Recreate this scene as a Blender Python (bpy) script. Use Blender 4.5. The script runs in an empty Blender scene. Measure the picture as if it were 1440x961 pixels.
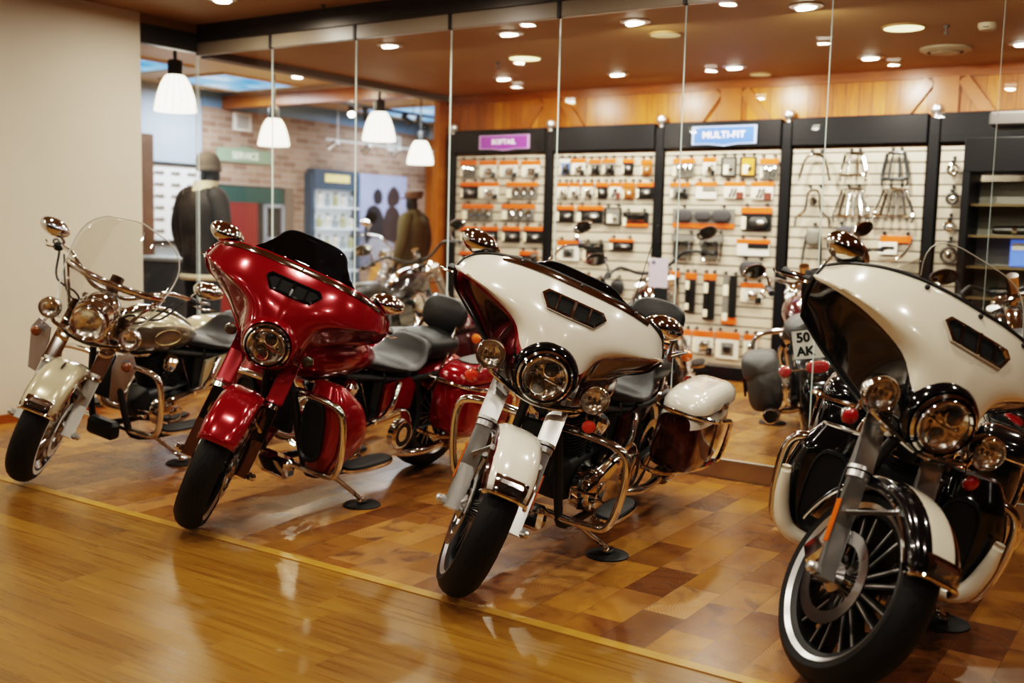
import bpy, math, random
from mathutils import Vector, Matrix
random.seed(7)
SC = bpy.context.scene
COL = SC.collection
PI = math.pi
def R(d): return math.radians(d)

# ------------------------------------------------------------------ materials
MATS = {}
def lin(c):
    return tuple(((x / 12.92) if x <= 0.04045 else ((x + 0.055) / 1.055) ** 2.4) for x in c)
def rgb(h):
    return lin(tuple(int(h[i:i + 2], 16) / 255 for i in (0, 2, 4)))
def nmat(name):
    m = bpy.data.materials.new(name); m.use_nodes = True
    nt = m.node_tree; nt.nodes.clear()
    out = nt.nodes.new('ShaderNodeOutputMaterial')
    return m, nt, out
def pbsdf(nt, out, **k):
    b = nt.nodes.new('ShaderNodeBsdfPrincipled')
    for n, v in k.items():
        n = n.replace('_', ' ')
        if n in ('Base Color', 'Emission Color', 'Coat Tint', 'Specular Tint', 'Sheen Tint') and len(v) == 3: v = (*v, 1)
        b.inputs[n].default_value = v
    nt.links.new(b.outputs[0], out.inputs[0])
    return b
def mat(name, col, rough=0.5, metal=0.0, coat=0.0, noise=0.0, nscale=8.0, bump=0.0, bscale=60.0, emis=0.0, spec=0.5, sheen=0.0):
    if name in MATS: return MATS[name]
    c = rgb(col) if isinstance(col, str) else col
    m, nt, out = nmat(name)
    b = pbsdf(nt, out, Base_Color=c, Roughness=rough, Metallic=metal, Coat_Weight=coat, Coat_Roughness=0.03, Specular_IOR_Level=spec, Sheen_Weight=sheen)
    if emis > 0:
        b.inputs['Emission Color'].default_value = (*c, 1); b.inputs['Emission Strength'].default_value = emis
    if noise > 0 or bump > 0:
        tc = nt.nodes.new('ShaderNodeTexCoord')
    if noise > 0:
        n = nt.nodes.new('ShaderNodeTexNoise'); n.inputs['Scale'].default_value = nscale; n.inputs['Detail'].default_value = 4
        nt.links.new(tc.outputs['Object'], n.inputs['Vector'])
        mx = nt.nodes.new('ShaderNodeMix'); mx.data_type = 'RGBA'
        mx.inputs[6].default_value = (*[x * (1 - noise) for x in c], 1); mx.inputs[7].default_value = (*[min(1, x * (1 + noise)) for x in c], 1)
        nt.links.new(n.outputs[0], mx.inputs[0]); nt.links.new(mx.outputs[2], b.inputs['Base Color'])
    if bump > 0:
        n2 = nt.nodes.new('ShaderNodeTexNoise'); n2.inputs['Scale'].default_value = bscale; n2.inputs['Detail'].default_value = 3
        nt.links.new(tc.outputs['Object'], n2.inputs['Vector'])
        bp = nt.nodes.new('ShaderNodeBump'); bp.inputs['Strength'].default_value = bump; bp.inputs['Distance'].default_value = 0.004
        nt.links.new(n2.outputs[0], bp.inputs['Height']); nt.links.new(bp.outputs[0], b.inputs['Normal'])
    MATS[name] = m
    return m
def glassy(name, tint, refl, rough=0.0, edge=0.35):
    """thin clear sheet: see-through with a fresnel mirror coat"""
    if name in MATS: return MATS[name]
    m, nt, out = nmat(name)
    t = nt.nodes.new('ShaderNodeBsdfTransparent'); t.inputs[0].default_value = (*tint, 1)
    g = nt.nodes.new('ShaderNodeBsdfGlossy'); g.inputs[1].default_value = rough; g.inputs[0].default_value = (1, 1, 1, 1)
    lw = nt.nodes.new('ShaderNodeLayerWeight'); lw.inputs[0].default_value = edge
    mu = nt.nodes.new('ShaderNodeMath'); mu.operation = 'MULTIPLY_ADD'; mu.inputs[1].default_value = refl * 5; mu.inputs[2].default_value = refl
    mu.use_clamp = True
    nt.links.new(lw.outputs['Fresnel'], mu.inputs[0])
    mx = nt.nodes.new('ShaderNodeMixShader')
    nt.links.new(mu.outputs[0], mx.inputs[0]); nt.links.new(t.outputs[0], mx.inputs[1]); nt.links.new(g.outputs[0], mx.inputs[2])
    nt.links.new(mx.outputs[0], out.inputs[0])
    MATS[name] = m
    return m
def emit(name, col, s):
    if name in MATS: return MATS[name]
    m, nt, out = nmat(name)
    e = nt.nodes.new('ShaderNodeEmission'); e.inputs[0].default_value = (*rgb(col), 1); e.inputs[1].default_value = s
    nt.links.new(e.outputs[0], out.inputs[0]); MATS[name] = m
    return m
class NT:
    """tiny node-graph helper"""
    def __init__(s, nt): s.nt = nt
    def n(s, t, **k):
        nd = s.nt.nodes.new(t)
        for a, v in k.items(): setattr(nd, a, v)
        return nd
    def val(s, nd, i, v):
        if isinstance(v, bpy.types.NodeSocket): s.nt.links.new(v, nd.inputs[i])
        else: nd.inputs[i].default_value = v
    def math(s, op, a, b=0.0, c=None):
        nd = s.n('ShaderNodeMath', operation=op); s.val(nd, 0, a); s.val(nd, 1, b)
        if c is not None: s.val(nd, 2, c)
        return nd.outputs[0]
    def mix(s, f, a, b, blend='MIX'):
        nd = s.n('ShaderNodeMix', data_type='RGBA', blend_type=blend)
        s.val(nd, 0, f)
        for i, v in ((6, a), (7, b)):
            if isinstance(v, tuple) and len(v) == 3: v = (*v, 1)
            s.val(nd, i, v)
        return nd.outputs[2]
    def ramp(s, f, stops):
        nd = s.n('ShaderNodeValToRGB'); e = nd.color_ramp.elements
        while len(e) < len(stops): e.new(0.5)
        for i, (p, c) in enumerate(stops): e[i].position = p; e[i].color = (*c, 1)
        s.val(nd, 0, f); return nd.outputs[0]
    def xyz(s, v):
        nd = s.n('ShaderNodeSeparateXYZ'); s.val(nd, 0, v); return nd.outputs
    def comb(s, x, y, z=0.0):
        nd = s.n('ShaderNodeCombineXYZ'); s.val(nd, 0, x); s.val(nd, 1, y); s.val(nd, 2, z); return nd.outputs[0]
    def noise(s, v, scale, detail=4.0, dist=0.0):
        nd = s.n('ShaderNodeTexNoise'); s.val(nd, 'Vector', v); nd.inputs['Scale'].default_value = scale
        nd.inputs['Detail'].default_value = detail; nd.inputs['Distortion'].default_value = dist; return nd.outputs[0]
    def white(s, v):
        nd = s.n('ShaderNodeTexWhiteNoise', noise_dimensions='3D'); s.val(nd, 'Vector', v); return nd.outputs
    def bump(s, h, st, d=0.003):
        nd = s.n('ShaderNodeBump'); nd.inputs['Strength'].default_value = st; nd.inputs['Distance'].default_value = d
        s.val(nd, 'Height', h); return nd.outputs[0]

def m_block_floor():
    m, nt, out = nmat('woodblock_floor'); g = NT(nt)
    p = g.xyz(g.n('ShaderNodeTexCoord').outputs['Object'])
    W, L = 0.166, 0.33
    cx = g.math('DIVIDE', p[0], W); ix = g.math('FLOOR', cx)
    rnd0 = g.white(g.comb(ix, 3.1, 0.0))[0]
    cy = g.math('ADD', g.math('DIVIDE', p[1], L), rnd0); iy = g.math('FLOOR', cy)
    fx = g.math('SUBTRACT', cx, ix); fy = g.math('SUBTRACT', cy, iy)
    wn = g.white(g.comb(ix, iy, 1.7))
    # end-grain rings with a centre of its own for each block
    off = g.n('ShaderNodeVectorMath', operation='SCALE'); g.val(off, 0, wn[1]); off.inputs['Scale'].default_value = 3.0
    q = g.n('ShaderNodeVectorMath', operation='ADD'); g.val(q, 0, g.comb(g.math('MULTIPLY', p[0], 1.0), p[1], 0.0)); nt.links.new(off.outputs[0], q.inputs[1])
    loc = g.comb(g.math('SUBTRACT', g.math('MULTIPLY', g.math('SUBTRACT', fx, 0.5), W), g.math('SUBTRACT', g.math('MULTIPLY', g.xyz(wn[1])[0], 0.3), 0.15)),
                 g.math('SUBTRACT', g.math('MULTIPLY', g.math('SUBTRACT', fy, 0.5), L), g.math('SUBTRACT', g.math('MULTIPLY', g.xyz(wn[1])[1], 0.4), 0.2)), 0.0)
    wv = g.n('ShaderNodeTexWave', wave_type='RINGS', rings_direction='Z'); g.val(wv, 'Vector', loc)
    wv.inputs['Scale'].default_value = 26; wv.inputs['Distortion'].default_value = 3.0; wv.inputs['Detail'].default_value = 3; wv.inputs['Detail Scale'].default_value = 1.2
    n1 = g.noise(q.outputs[0], 5.0, 6.0, 1.4)
    n2 = g.noise(q.outputs[0], 1.3, 3.0, 0.6)
    base = g.ramp(g.math('ADD', g.math('MULTIPLY', wn[0], 0.62), g.math('MULTIPLY', n1, 0.42)),
                  [(0.12, rgb('55331a')), (0.34, rgb('805227')), (0.55, rgb('a06c38')), (0.78, rgb('b98550')), (1.0, rgb('c79b6c'))])
    c1 = g.mix(g.math('MULTIPLY', wv.outputs['Fac'], 0.30), base, rgb('6a3a16'))
    c2 = g.mix(g.ramp(n1, [(0.52, (0, 0, 0)), (0.68, (0.75, 0.75, 0.75))]), c1, rgb('4a2a14'))
    c2 = g.mix(g.ramp(n2, [(0.45, (0, 0, 0)), (0.72, (0.6, 0.6, 0.6))]), c2, rgb('c48a34'))
    gx = g.math('ABSOLUTE', g.math('SUBTRACT', fx, 0.5)); gy = g.math('ABSOLUTE', g.math('SUBTRACT', fy, 0.5))
    gap = g.math('MAXIMUM', g.math('GREATER_THAN', gx, 0.493), g.math('GREATER_THAN', gy, 0.4965))
    c3 = g.mix(g.math('MULTIPLY', gap, 0.55), c2, rgb('3a200e'))
    b = pbsdf(nt, out, Roughness=0.27, Specular_IOR_Level=0.5)
    nt.links.new(c3, b.inputs['Base Color'])
    nt.links.new(g.math('ADD', g.math('MULTIPLY', n1, 0.14), 0.19), b.inputs['Roughness'])
    nt.links.new(g.bump(g.math('ADD', g.math('MULTIPLY', gap, -1.0), g.math('MULTIPLY', n1, 0.12)), 0.25), b.inputs['Normal'])
    return m
def m_laminate():
    m, nt, out = nmat('oak_laminate_floor'); g = NT(nt)
    p = g.xyz(g.n('ShaderNodeTexCoord').outputs['Object'])
    W, L = 0.19, 1.3
    cy = g.math('DIVIDE', p[1], W); iy = g.math('FLOOR', cy)
    cx = g.math('ADD', g.math('DIVIDE', p[0], L), g.math('MULTIPLY', g.white(g.comb(iy, 1.3, 0.0))[0], 1.0)); ix = g.math('FLOOR', cx)
    fy = g.math('SUBTRACT', cy, iy); fx = g.math('SUBTRACT', cx, ix)
    wn = g.white(g.comb(ix, iy, 0.4))
    st = g.comb(g.math('MULTIPLY', p[0], 1.2), g.math('MULTIPLY', p[1], 26.0), g.math('MULTIPLY', wn[0], 20.0))
    n1 = g.noise(st, 1.6, 6.0, 0.8)
    big = g.noise(g.comb(g.math('MULTIPLY', p[0], 1.0), g.math('MULTIPLY', p[1], 4.0), 0.0), 1.1, 4.0, 0.6)
    f = g.math('ADD', g.math('MULTIPLY', wn[0], 0.22), g.math('ADD', g.math('MULTIPLY', n1, 0.55), g.math('MULTIPLY', big, 0.30)))
    c = g.ramp(f, [(0.25, rgb('62421a')), (0.48, rgb('805820')), (0.7, rgb('986e2d')), (0.95, rgb('ab8342'))])
    gap = g.math('MAXIMUM', g.math('GREATER_THAN', g.math('ABSOLUTE', g.math('SUBTRACT', fy, 0.5)), 0.494), g.math('GREATER_THAN', g.math('ABSOLUTE', g.math('SUBTRACT', fx, 0.5)), 0.499))
    c2 = g.mix(g.math('MULTIPLY', gap, 0.4), c, rgb('3c260a'))
    b = pbsdf(nt, out, Roughness=0.3, Specular_IOR_Level=0.45)
    nt.links.new(c2, b.inputs['Base Color'])
    nt.links.new(g.math('ADD', g.math('MULTIPLY', n1, 0.18), 0.20), b.inputs['Roughness'])
    nt.links.new(g.bump(g.math('ADD', g.math('MULTIPLY', n1, 0.4), g.math('MULTIPLY', gap, -0.6)), 0.12, 0.002), b.inputs['Normal'])
    return m
def m_brick():
    m, nt, out = nmat('brick_masonry'); g = NT(nt)
    p = g.xyz(g.n('ShaderNodeTexCoord').outputs['Object'])
    br = g.n('ShaderNodeTexBrick'); g.val(br, 'Vector', g.comb(p[1], p[2], 0.0))
    br.inputs['Scale'].default_value = 1.0; br.inputs['Brick Width'].default_value = 0.25; br.inputs['Row Height'].default_value = 0.085
    br.inputs['Mortar Size'].default_value = 0.009; br.inputs['Bias'].default_value = -0.1
    br.inputs['Color1'].default_value = (*rgb('7d5c4c'), 1); br.inputs['Color2'].default_value = (*rgb('b39a88'), 1); br.inputs['Mortar'].default_value = (*rgb('aaa096'), 1)
    n = g.noise(g.comb(p[1], p[2], 0.0), 5.0, 4.0)
    c = g.mix(g.math('MULTIPLY', n, 0.6), br.outputs[0], rgb('a98c78'))
    b = pbsdf(nt, out, Roughness=0.85)
    nt.links.new(c, b.inputs['Base Color'])
    nt.links.new(g.bump(g.math('SUBTRACT', 1.0, br.outputs['Fac']), 0.5, 0.01), b.inputs['Normal'])
    return m
def m_boards(name, axis, W, stops, rough=0.35, coord='Object', grain=14.0):
    """boards running along z (axis 0/1 = which horizontal coordinate counts them) or along x (axis 2)"""
    m, nt, out = nmat(name); g = NT(nt)
    p = g.xyz(g.n('ShaderNodeTexCoord').outputs[coord])
    a = p[axis]; along = p[2] if axis != 2 else p[0]
    cx = g.math('DIVIDE', a, W); ix = g.math('FLOOR', cx); fx = g.math('SUBTRACT', cx, ix)
    wn = g.white(g.comb(ix, 2.0, 5.0))
    n1 = g.noise(g.comb(g.math('MULTIPLY', a, grain), g.math('MULTIPLY', along, 1.6), g.math('MULTIPLY', wn[0], 9.0)), 2.2, 5.0, 1.2)
    f = g.math('ADD', g.math('MULTIPLY', wn[0], 0.4), g.math('MULTIPLY', n1, 0.65))
    c = g.ramp(f, stops)
    gap = g.math('GREATER_THAN', g.math('ABSOLUTE', g.math('SUBTRACT', fx, 0.5)), 0.47)
    c2 = g.mix(g.math('MULTIPLY', gap, 0.7), c, tuple(x * 0.25 for x in stops[0][1]))
    b = pbsdf(nt, out, Roughness=rough, Specular_IOR_Level=0.4)
    nt.links.new(c2, b.inputs['Base Color'])
    nt.links.new(g.bump(g.math('MULTIPLY', gap, -1.0), 0.4, 0.004), b.inputs['Normal'])
    return m
def m_slat():
    m, nt, out = nmat('slatwall_board'); g = NT(nt)
    p = g.xyz(g.n('ShaderNodeTexCoord').outputs['Object'])
    c = g.math('DIVIDE', p[2], 0.0865); fr = g.math('FRACT', c)
    d = g.math('ABSOLUTE', g.math('SUBTRACT', fr, 0.5))
    gap = g.ramp(d, [(0.0, (1, 1, 1)), (0.055, (1, 1, 1)), (0.10, (0, 0, 0))])
    col = g.mix(gap, rgb('c4b7a4'), rgb('5f574c'))
    b = pbsdf(nt, out, Roughness=0.55)
    nt.links.new(col, b.inputs['Base Color'])
    nt.links.new(g.bump(g.math('SUBTRACT', 1.0, gap), 0.6, 0.008), b.inputs['Normal'])
    return m
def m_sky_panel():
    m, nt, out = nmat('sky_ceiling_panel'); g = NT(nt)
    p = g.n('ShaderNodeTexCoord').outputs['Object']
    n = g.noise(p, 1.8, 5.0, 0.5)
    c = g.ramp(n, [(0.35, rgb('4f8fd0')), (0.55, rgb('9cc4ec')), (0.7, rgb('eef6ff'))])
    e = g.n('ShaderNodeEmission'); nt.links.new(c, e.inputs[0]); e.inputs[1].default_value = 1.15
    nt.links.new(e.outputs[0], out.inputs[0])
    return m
def m_tire():
    m, nt, out = nmat('tyre_rubber'); g = NT(nt)
    uv = g.xyz(g.n('ShaderNodeTexCoord').outputs['UV'])
    v = g.math('ABSOLUTE', g.math('SUBTRACT', uv[1], 0.5))
    s = g.math('FRACT', g.math('ADD', g.math('MULTIPLY', uv[0], 22.0), g.math('MULTIPLY', v, 5.0)))
    wob = g.math('ADD', g.math('MULTIPLY', g.math('SINE', g.math('MULTIPLY', v, 40.0)), 0.03), s)
    gr = g.math('MULTIPLY', g.math('LESS_THAN', g.math('ABSOLUTE', g.math('SUBTRACT', wob, 0.5)), 0.07), g.math('LESS_THAN', g.math('ABSOLUTE', g.math('SUBTRACT', v, 0.15)), 0.105))
    cen = g.math('LESS_THAN', g.math('ABSOLUTE', g.math('SUBTRACT', v, 0.02)), 0.006)
    gr = g.math('MAXIMUM', gr, cen)
    c = g.mix(gr, rgb('1d1c1b'), rgb('060606'))
    b = pbsdf(nt, out, Roughness=0.55, Specular_IOR_Level=0.35)
    nt.links.new(c, b.inputs['Base Color'])
    nt.links.new(g.bump(g.math('SUBTRACT', 1.0, gr), 0.8, 0.006), b.inputs['Normal'])
    return m
CHROME = mat('chrome', (0.80, 0.78, 0.75), 0.07, 1.0)
STEEL = mat('polished_aluminium', (0.74, 0.73, 0.71), 0.30, 0.9)
DARKSTEEL = mat('dark_steel', (0.11, 0.105, 0.10), 0.35, 1.0)
BLACK = mat('gloss_black', (0.006, 0.006, 0.007), 0.18, 0.0, 0.8)
SATIN = mat('satin_black', (0.012, 0.012, 0.012), 0.45)
RUBBER = mat('rubber', (0.013, 0.013, 0.013), 0.6)
LEATHER = mat('black_leather', (0.010, 0.0095, 0.0095), 0.42, bump=0.35, bscale=140)
GREYHIDE = mat('grey_leather', rgb('4a4846'), 0.5, bump=0.3, bscale=90)
CREAM = mat('cream_paint', rgb('efe6d4'), 0.16, 0.0, 1.0)
PEARL = mat('pearl_paint', rgb('f0e8da'), 0.16, 0.0, 1.0)
RED = mat('candy_red_paint', (0.27, 0.003, 0.008), 0.16, 0.35, 1.0)
MAROON = mat('maroon_paint', (0.055, 0.004, 0.006), 0.16, 0.2, 1.0)
CHAMP = mat('champagne_paint', rgb('c9bda0'), 0.2, 0.25, 1.0)
TAUPE = mat('taupe_paint', rgb('6b6152'), 0.22, 0.4, 1.0)
PAINTBLACK = mat('black_paint', (0.004, 0.004, 0.005), 0.12, 0.0, 1.0)
LENS = mat('lamp_reflector', (0.9, 0.88, 0.84), 0.16, 1.0, bump=0.5, bscale=45)
LENSDARK = mat('projector_lens', (0.03, 0.028, 0.025), 0.08, 0.0, 1.0)
AMBER = mat('amber_lens', (0.75, 0.16, 0.015), 0.15, 0.0, 1.0)
ORANGEL = mat('orange_red_lens', (0.8, 0.07, 0.02), 0.15, 0.0, 1.0)
REDLENS = mat('red_lens', (0.42, 0.01, 0.012), 0.15, 0.0, 1.0)
CLEARLENS = glassy('clear_lens', (0.95, 0.95, 0.95), 0.05)
SCREEN = glassy('clear_windscreen', (0.93, 0.93, 0.92), 0.030, edge=0.5)
SMOKE = glassy('smoked_windscreen', (0.10, 0.10, 0.11), 0.06)
PANE = glassy('shop_glass', (0.97, 0.98, 0.977), 0.010)
PANEEDGE = mat('glass_edge', rgb('d8e2da'), 0.2, 0.0, emis=0.12)
TIRE = m_tire()
WHITE = mat('white_plastic', rgb('e8e4dc'), 0.5)

# ------------------------------------------------------------------ mesh builder
def V(*a): return Vector(a)
def catmull(pts, n=6, closed=False):
    P = [Vector(p) for p in pts]; out = []
    m = len(P); rng = range(m if closed else m - 1)
    for i in rng:
        p1, p2 = P[i], P[(i + 1) % m]
        p0 = P[(i - 1) % m] if (closed or i > 0) else p1 * 2 - p2
        p3 = P[(i + 2) % m] if (closed or i + 2 < m) else p2 * 2 - p1
        for k in range(n):
            t = k / n
            out.append(0.5 * ((2 * p1) + (p2 - p0) * t + (2 * p0 - 5 * p1 + 4 * p2 - p3) * t * t + (3 * p1 - p0 - 3 * p2 + p3) * t ** 3))
    if not closed: out.append(P[-1].copy())
    return out
def frame(d):
    d = d.normalized(); a = Vector((0, 0, 1)) if abs(d.z) < 0.9 else Vector((1, 0, 0))
    x = d.cross(a).normalized(); return x, x.cross(d).normalized()
class MB:
    def __init__(s): s.v = []; s.f = []; s.m = []; s.uv = None
    def add(s, vs, fs, mi=0):
        b = len(s.v); s.v += [Vector(v) for v in vs]
        for f in fs: s.f.append([b + i for i in f]); s.m.append(mi)
        return s
    def box(s, c, d, mi=0, bev=0.0, rot=None):
        hx, hy, hz = d[0] / 2, d[1] / 2, d[2] / 2; c = Vector(c)
        if bev <= 0:
            vs = [V(x * hx, y * hy, z * hz) for x in (-1, 1) for y in (-1, 1) for z in (-1, 1)]
            fs = [(0, 1, 3, 2), (4, 6, 7, 5), (0, 4, 5, 1), (2, 3, 7, 6), (0, 2, 6, 4), (1, 5, 7, 3)]
        else:
            b = min(bev, hx * .98, hy * .98, hz * .98); vs = []; idx = {}
            for x in (-1, 1):
                for y in (-1, 1):
                    for z in (-1, 1):
                        for ax in range(3):
                            q = [x * (hx - b), y * (hy - b), z * (hz - b)]; q[ax] = (x * hx, y * hy, z * hz)[ax]
                            idx[(x, y, z, ax)] = len(vs); vs.append(V(*q))
            fs = []; I = idx
            for q in (-1, 1):
                fs.append([I[(q, a, b2, 0)] for a, b2 in ((-1, -1), (1, -1), (1, 1), (-1, 1))])
                fs.append([I[(a, q, b2, 1)] for a, b2 in ((-1, -1), (-1, 1), (1, 1), (1, -1))])
                fs.append([I[(a, b2, q, 2)] for a, b2 in ((-1, -1), (1, -1), (1, 1), (-1, 1))])
            for p in (-1, 1):
                for q in (-1, 1):
                    fs.append([I[(p, q, -1, 0)], I[(p, q, 1, 0)], I[(p, q, 1, 1)], I[(p, q, -1, 1)]])
                    fs.append([I[(p, -1, q, 0)], I[(p, 1, q, 0)], I[(p, 1, q, 2)], I[(p, -1, q, 2)]])
                    fs.append([I[(-1, p, q, 1)], I[(1, p, q, 1)], I[(1, p, q, 2)], I[(-1, p, q, 2)]])
                    for z in (-1, 1): fs.append([I[(p, q, z, 0)], I[(p, q, z, 1)], I[(p, q, z, 2)]])
        if rot is not None: vs = [rot @ v for v in vs]
        return s.add([c + v for v in vs], fs, mi)
    def tube(s, pts, r, n=10, mi=0, closed=False, sm=0, caps=True, flat=1.0):
        P = [Vector(p) for p in pts]
        rr = list(r) if isinstance(r, (list, tuple)) else [r] * len(P)
        if sm:
            k = sm; Q = catmull(P, k, closed)
            r2 = []
            for i in range(len(Q)):
                t = i / k; a = int(t); f = t - a; r2.append(rr[a % len(rr)] * (1 - f) + rr[min(a + 1, len(rr) - 1) if not closed else (a + 1) % len(rr)] * f)
            P, rr = Q, r2
        m = len(P); vs = []; x = None
        for i in range(m):
            if closed: d = P[(i + 1) % m] - P[(i - 1) % m]
            else: d = P[min(i + 1, m - 1)] - P[max(i - 1, 0)]
            if d.length < 1e-9: d = V(0, 0, 1)
            d.normalize()
            if x is None: x, y = frame(d)
            else:
                x = x - d * x.dot(d)
                if x.length < 1e-6: x, y = frame(d)
                x.normalize(); y = d.cross(x).normalized()
            for k in range(n):
                a = 2 * PI * k / n; vs.append(P[i] + (x * math.cos(a) + y * math.sin(a) * flat) * rr[i])
        fs = []
        for i in range(m if closed else m - 1):
            j = (i + 1) % m
            for k in range(n): fs.append((i * n + k, i * n + (k + 1) % n, j * n + (k + 1) % n, j * n + k))
        if caps and not closed: fs.append(tuple(range(n))[::-1]); fs.append(tuple((m - 1) * n + k for k in range(n)))
        return s.add(vs, fs, mi)
    def lathe(s, prof, o=(0, 0, 0), d=(0, 0, 1), n=24, mi=0, caps=True, closed=False, uv=False, a0=0.0, a1=2 * PI):
        """prof: list of (radius, height along d)"""
        o = Vector(o); d = Vector(d).normalized(); x, y = frame(d); full = abs(a1 - a0 - 2 * PI) < 1e-6
        nn = n if full else n + 1; vs = []
        for (r, h) in prof:
            for k in range(nn):
                a = a0 + (a1 - a0) * k / n; vs.append(o + d * h + (x * math.cos(a) + y * math.sin(a)) * max(r, 1e-5))
        m = len(prof); fs = []
        for i in range(m if closed else m - 1):
            j = (i + 1) % m
            for k in range(n):
                k2 = (k + 1) % nn if full else k + 1
                fs.append((i * nn + k, i * nn + k2, j * nn + k2, j * nn + k))
        if caps and full and not closed:
            if prof[0][0] > 1e-4: fs.append(tuple(range(nn))[::-1])
            if prof[-1][0] > 1e-4: fs.append(tuple((m - 1) * nn + k for k in range(nn)))
        return s.add(vs, fs, mi)
    def loft(s, rings, mi=0, closed=True, caps=True, mf=None):
        n = len(rings[0]); vs = [p for r_ in rings for p in r_]; fs = []; ms = []
        for i in range(len(rings) - 1):
            for k in range(n if closed else n - 1):
                fs.append((i * n + k, i * n + (k + 1) % n, (i + 1) * n + (k + 1) % n, (i + 1) * n + k)); ms.append(mf(i, k) if mf else mi)
        if caps and closed:
            fs.append(tuple(range(n))[::-1]); ms.append(mi); fs.append(tuple((len(rings) - 1) * n + k for k in range(n))); ms.append(mi)
        b = len(s.v); s.v += [Vector(v) for v in vs]
        for f, q in zip(fs, ms): s.f.append([b + i for i in f]); s.m.append(q)
        return s
    def grid(s, rows, mi=0, mf=None): return s.loft(rows, mi, closed=False, caps=False, mf=mf)
    def ball(s, c, r, n=16, mi=0, rot=None):
        rx, ry, rz = r if isinstance(r, (tuple, list)) else (r, r, r); c = Vector(c); m = max(6, n // 2); rings = []
        for i in range(m + 1):
            a = -PI / 2 + PI * i / m; ca = max(math.cos(a), 1e-4)
            ring = [V(rx * ca * math.cos(2 * PI * k / n), ry * ca * math.sin(2 * PI * k / n), rz * math.sin(a)) for k in range(n)]
            if rot is not None: ring = [rot @ v for v in ring]
            rings.append([c + v for v in ring])
        return s.loft(rings, mi)
    def prism(s, poly, o, ux, uy, t, mi=0, bev=0.0):
        """flat outline (list of 2d points) in plane o+ux*a+uy*b, thickened by t along ux x uy"""
        o = Vector(o); ux = Vector(ux).normalized(); uy = Vector(uy).normalized(); w = ux.cross(uy)
        n = len(poly); cx = sum(p[0] for p in poly) / n; cy = sum(p[1] for p in poly) / n
        def ring(h, k):
            out = []
            for (a, b) in poly:
                dx, dy = a - cx, b - cy; L = math.hypot(dx, dy) or 1
                f = max(0.0, (L - k) / L); out.append(o + ux * (cx + dx * f) + uy * (cy + dy * f) + w * h)
            return out
        if bev > 0: rings = [ring(0, 0), ring(t - bev, 0), ring(t - bev * .3, bev * .35), ring(t, bev)]
        else: rings = [ring(0, 0), ring(t, 0)]
        return s.loft(rings, mi)
    def xf(s, M):
        s.v = [M @ v for v in s.v]; return s
    def mirror_y(s):
        b = len(s.v); n = len(s.f)
        s.v += [V(v.x, -v.y, v.z) for v in s.v]
        for i in range(n): s.f.append([b + k for k in s.f[i]][::-1]); s.m.append(s.m[i])
        return s
    def build(s, name, mats, parent=None, ang=40, label=None, cat=None, group=None, kind=None, loc=None, flat=False, merge=False):
        if not isinstance(mats, (list, tuple)): mats = [mats]
        me = bpy.data.meshes.new(name)
        if loc is not None:
            L = Vector(loc); me.from_pydata([v - L for v in s.v], [], s.f)
        else: me.from_pydata(s.v, [], s.f)
        for m in mats: me.materials.append(m)
        me.polygons.foreach_set('material_index', s.m)
        if merge:
            import bmesh
            bm = bmesh.new(); bm.from_mesh(me); bmesh.ops.remove_doubles(bm, verts=bm.verts, dist=1e-5); bmesh.ops.recalc_face_normals(bm, faces=bm.faces); bm.to_mesh(me); bm.free()
        if not flat:
            me.polygons.foreach_set('use_smooth', [True] * len(me.polygons))
            me.set_sharp_from_angle(angle=R(ang))
        me.update()
        o = bpy.data.objects.new(name, me); COL.objects.link(o)
        if loc is not None: o.location = loc
        if parent is not None: o.parent = parent
        return tag(o, label, cat, group, kind)
def tag(o, label=None, cat=None, group=None, kind=None):
    if label: o['label'] = label
    if cat: o['category'] = cat
    if group: o['group'] = group
    if kind: o['kind'] = kind
    return o
def empty(name, loc=(0, 0, 0), rot=(0, 0, 0), label=None, cat=None, group=None):
    o = bpy.data.objects.new(name, None); COL.objects.link(o); o.location = loc; o.rotation_euler = rot
    o.empty_display_size = 0.1
    return tag(o, label, cat, group)
def copy_tree(o, parent=None):
    c = o.copy(); COL.objects.link(c)
    if parent is not None: c.parent = parent
    for ch in list(o.children): copy_tree(ch, c)
    return c
def text_mb(txt, size, M, ext=0.001, mi=0, mb=None, sx=1.0, bold=0.0):
    cu = bpy.data.curves.new('t', 'FONT'); cu.body = txt; cu.size = size; cu.extrude = ext; cu.align_x = 'CENTER'; cu.align_y = 'CENTER'; cu.offset = bold
    cu.resolution_u = 3
    ob = bpy.data.objects.new('t', cu); COL.objects.link(ob)
    dg = bpy.context.evaluated_depsgraph_get(); me = bpy.data.meshes.new_from_object(ob.evaluated_get(dg))
    mb = mb or MB()
    S = Matrix.Diagonal((sx, 1, 1, 1))
    mb.add([M @ S @ v.co for v in me.vertices], [list(p.vertices) for p in me.polygons], mi)
    bpy.data.objects.remove(ob); bpy.data.curves.remove(cu); bpy.data.meshes.remove(me)
    return mb
def superellipse(cx, cy, a, b, n, p=2.6):
    out = []
    for k in range(n):
        t = 2 * PI * k / n; c, s_ = math.cos(t), math.sin(t)
        out.append((cx + a * math.copysign(abs(c) ** (2 / p), c), cy + b * math.copysign(abs(s_) ** (2 / p), s_)))
    return out
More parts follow.
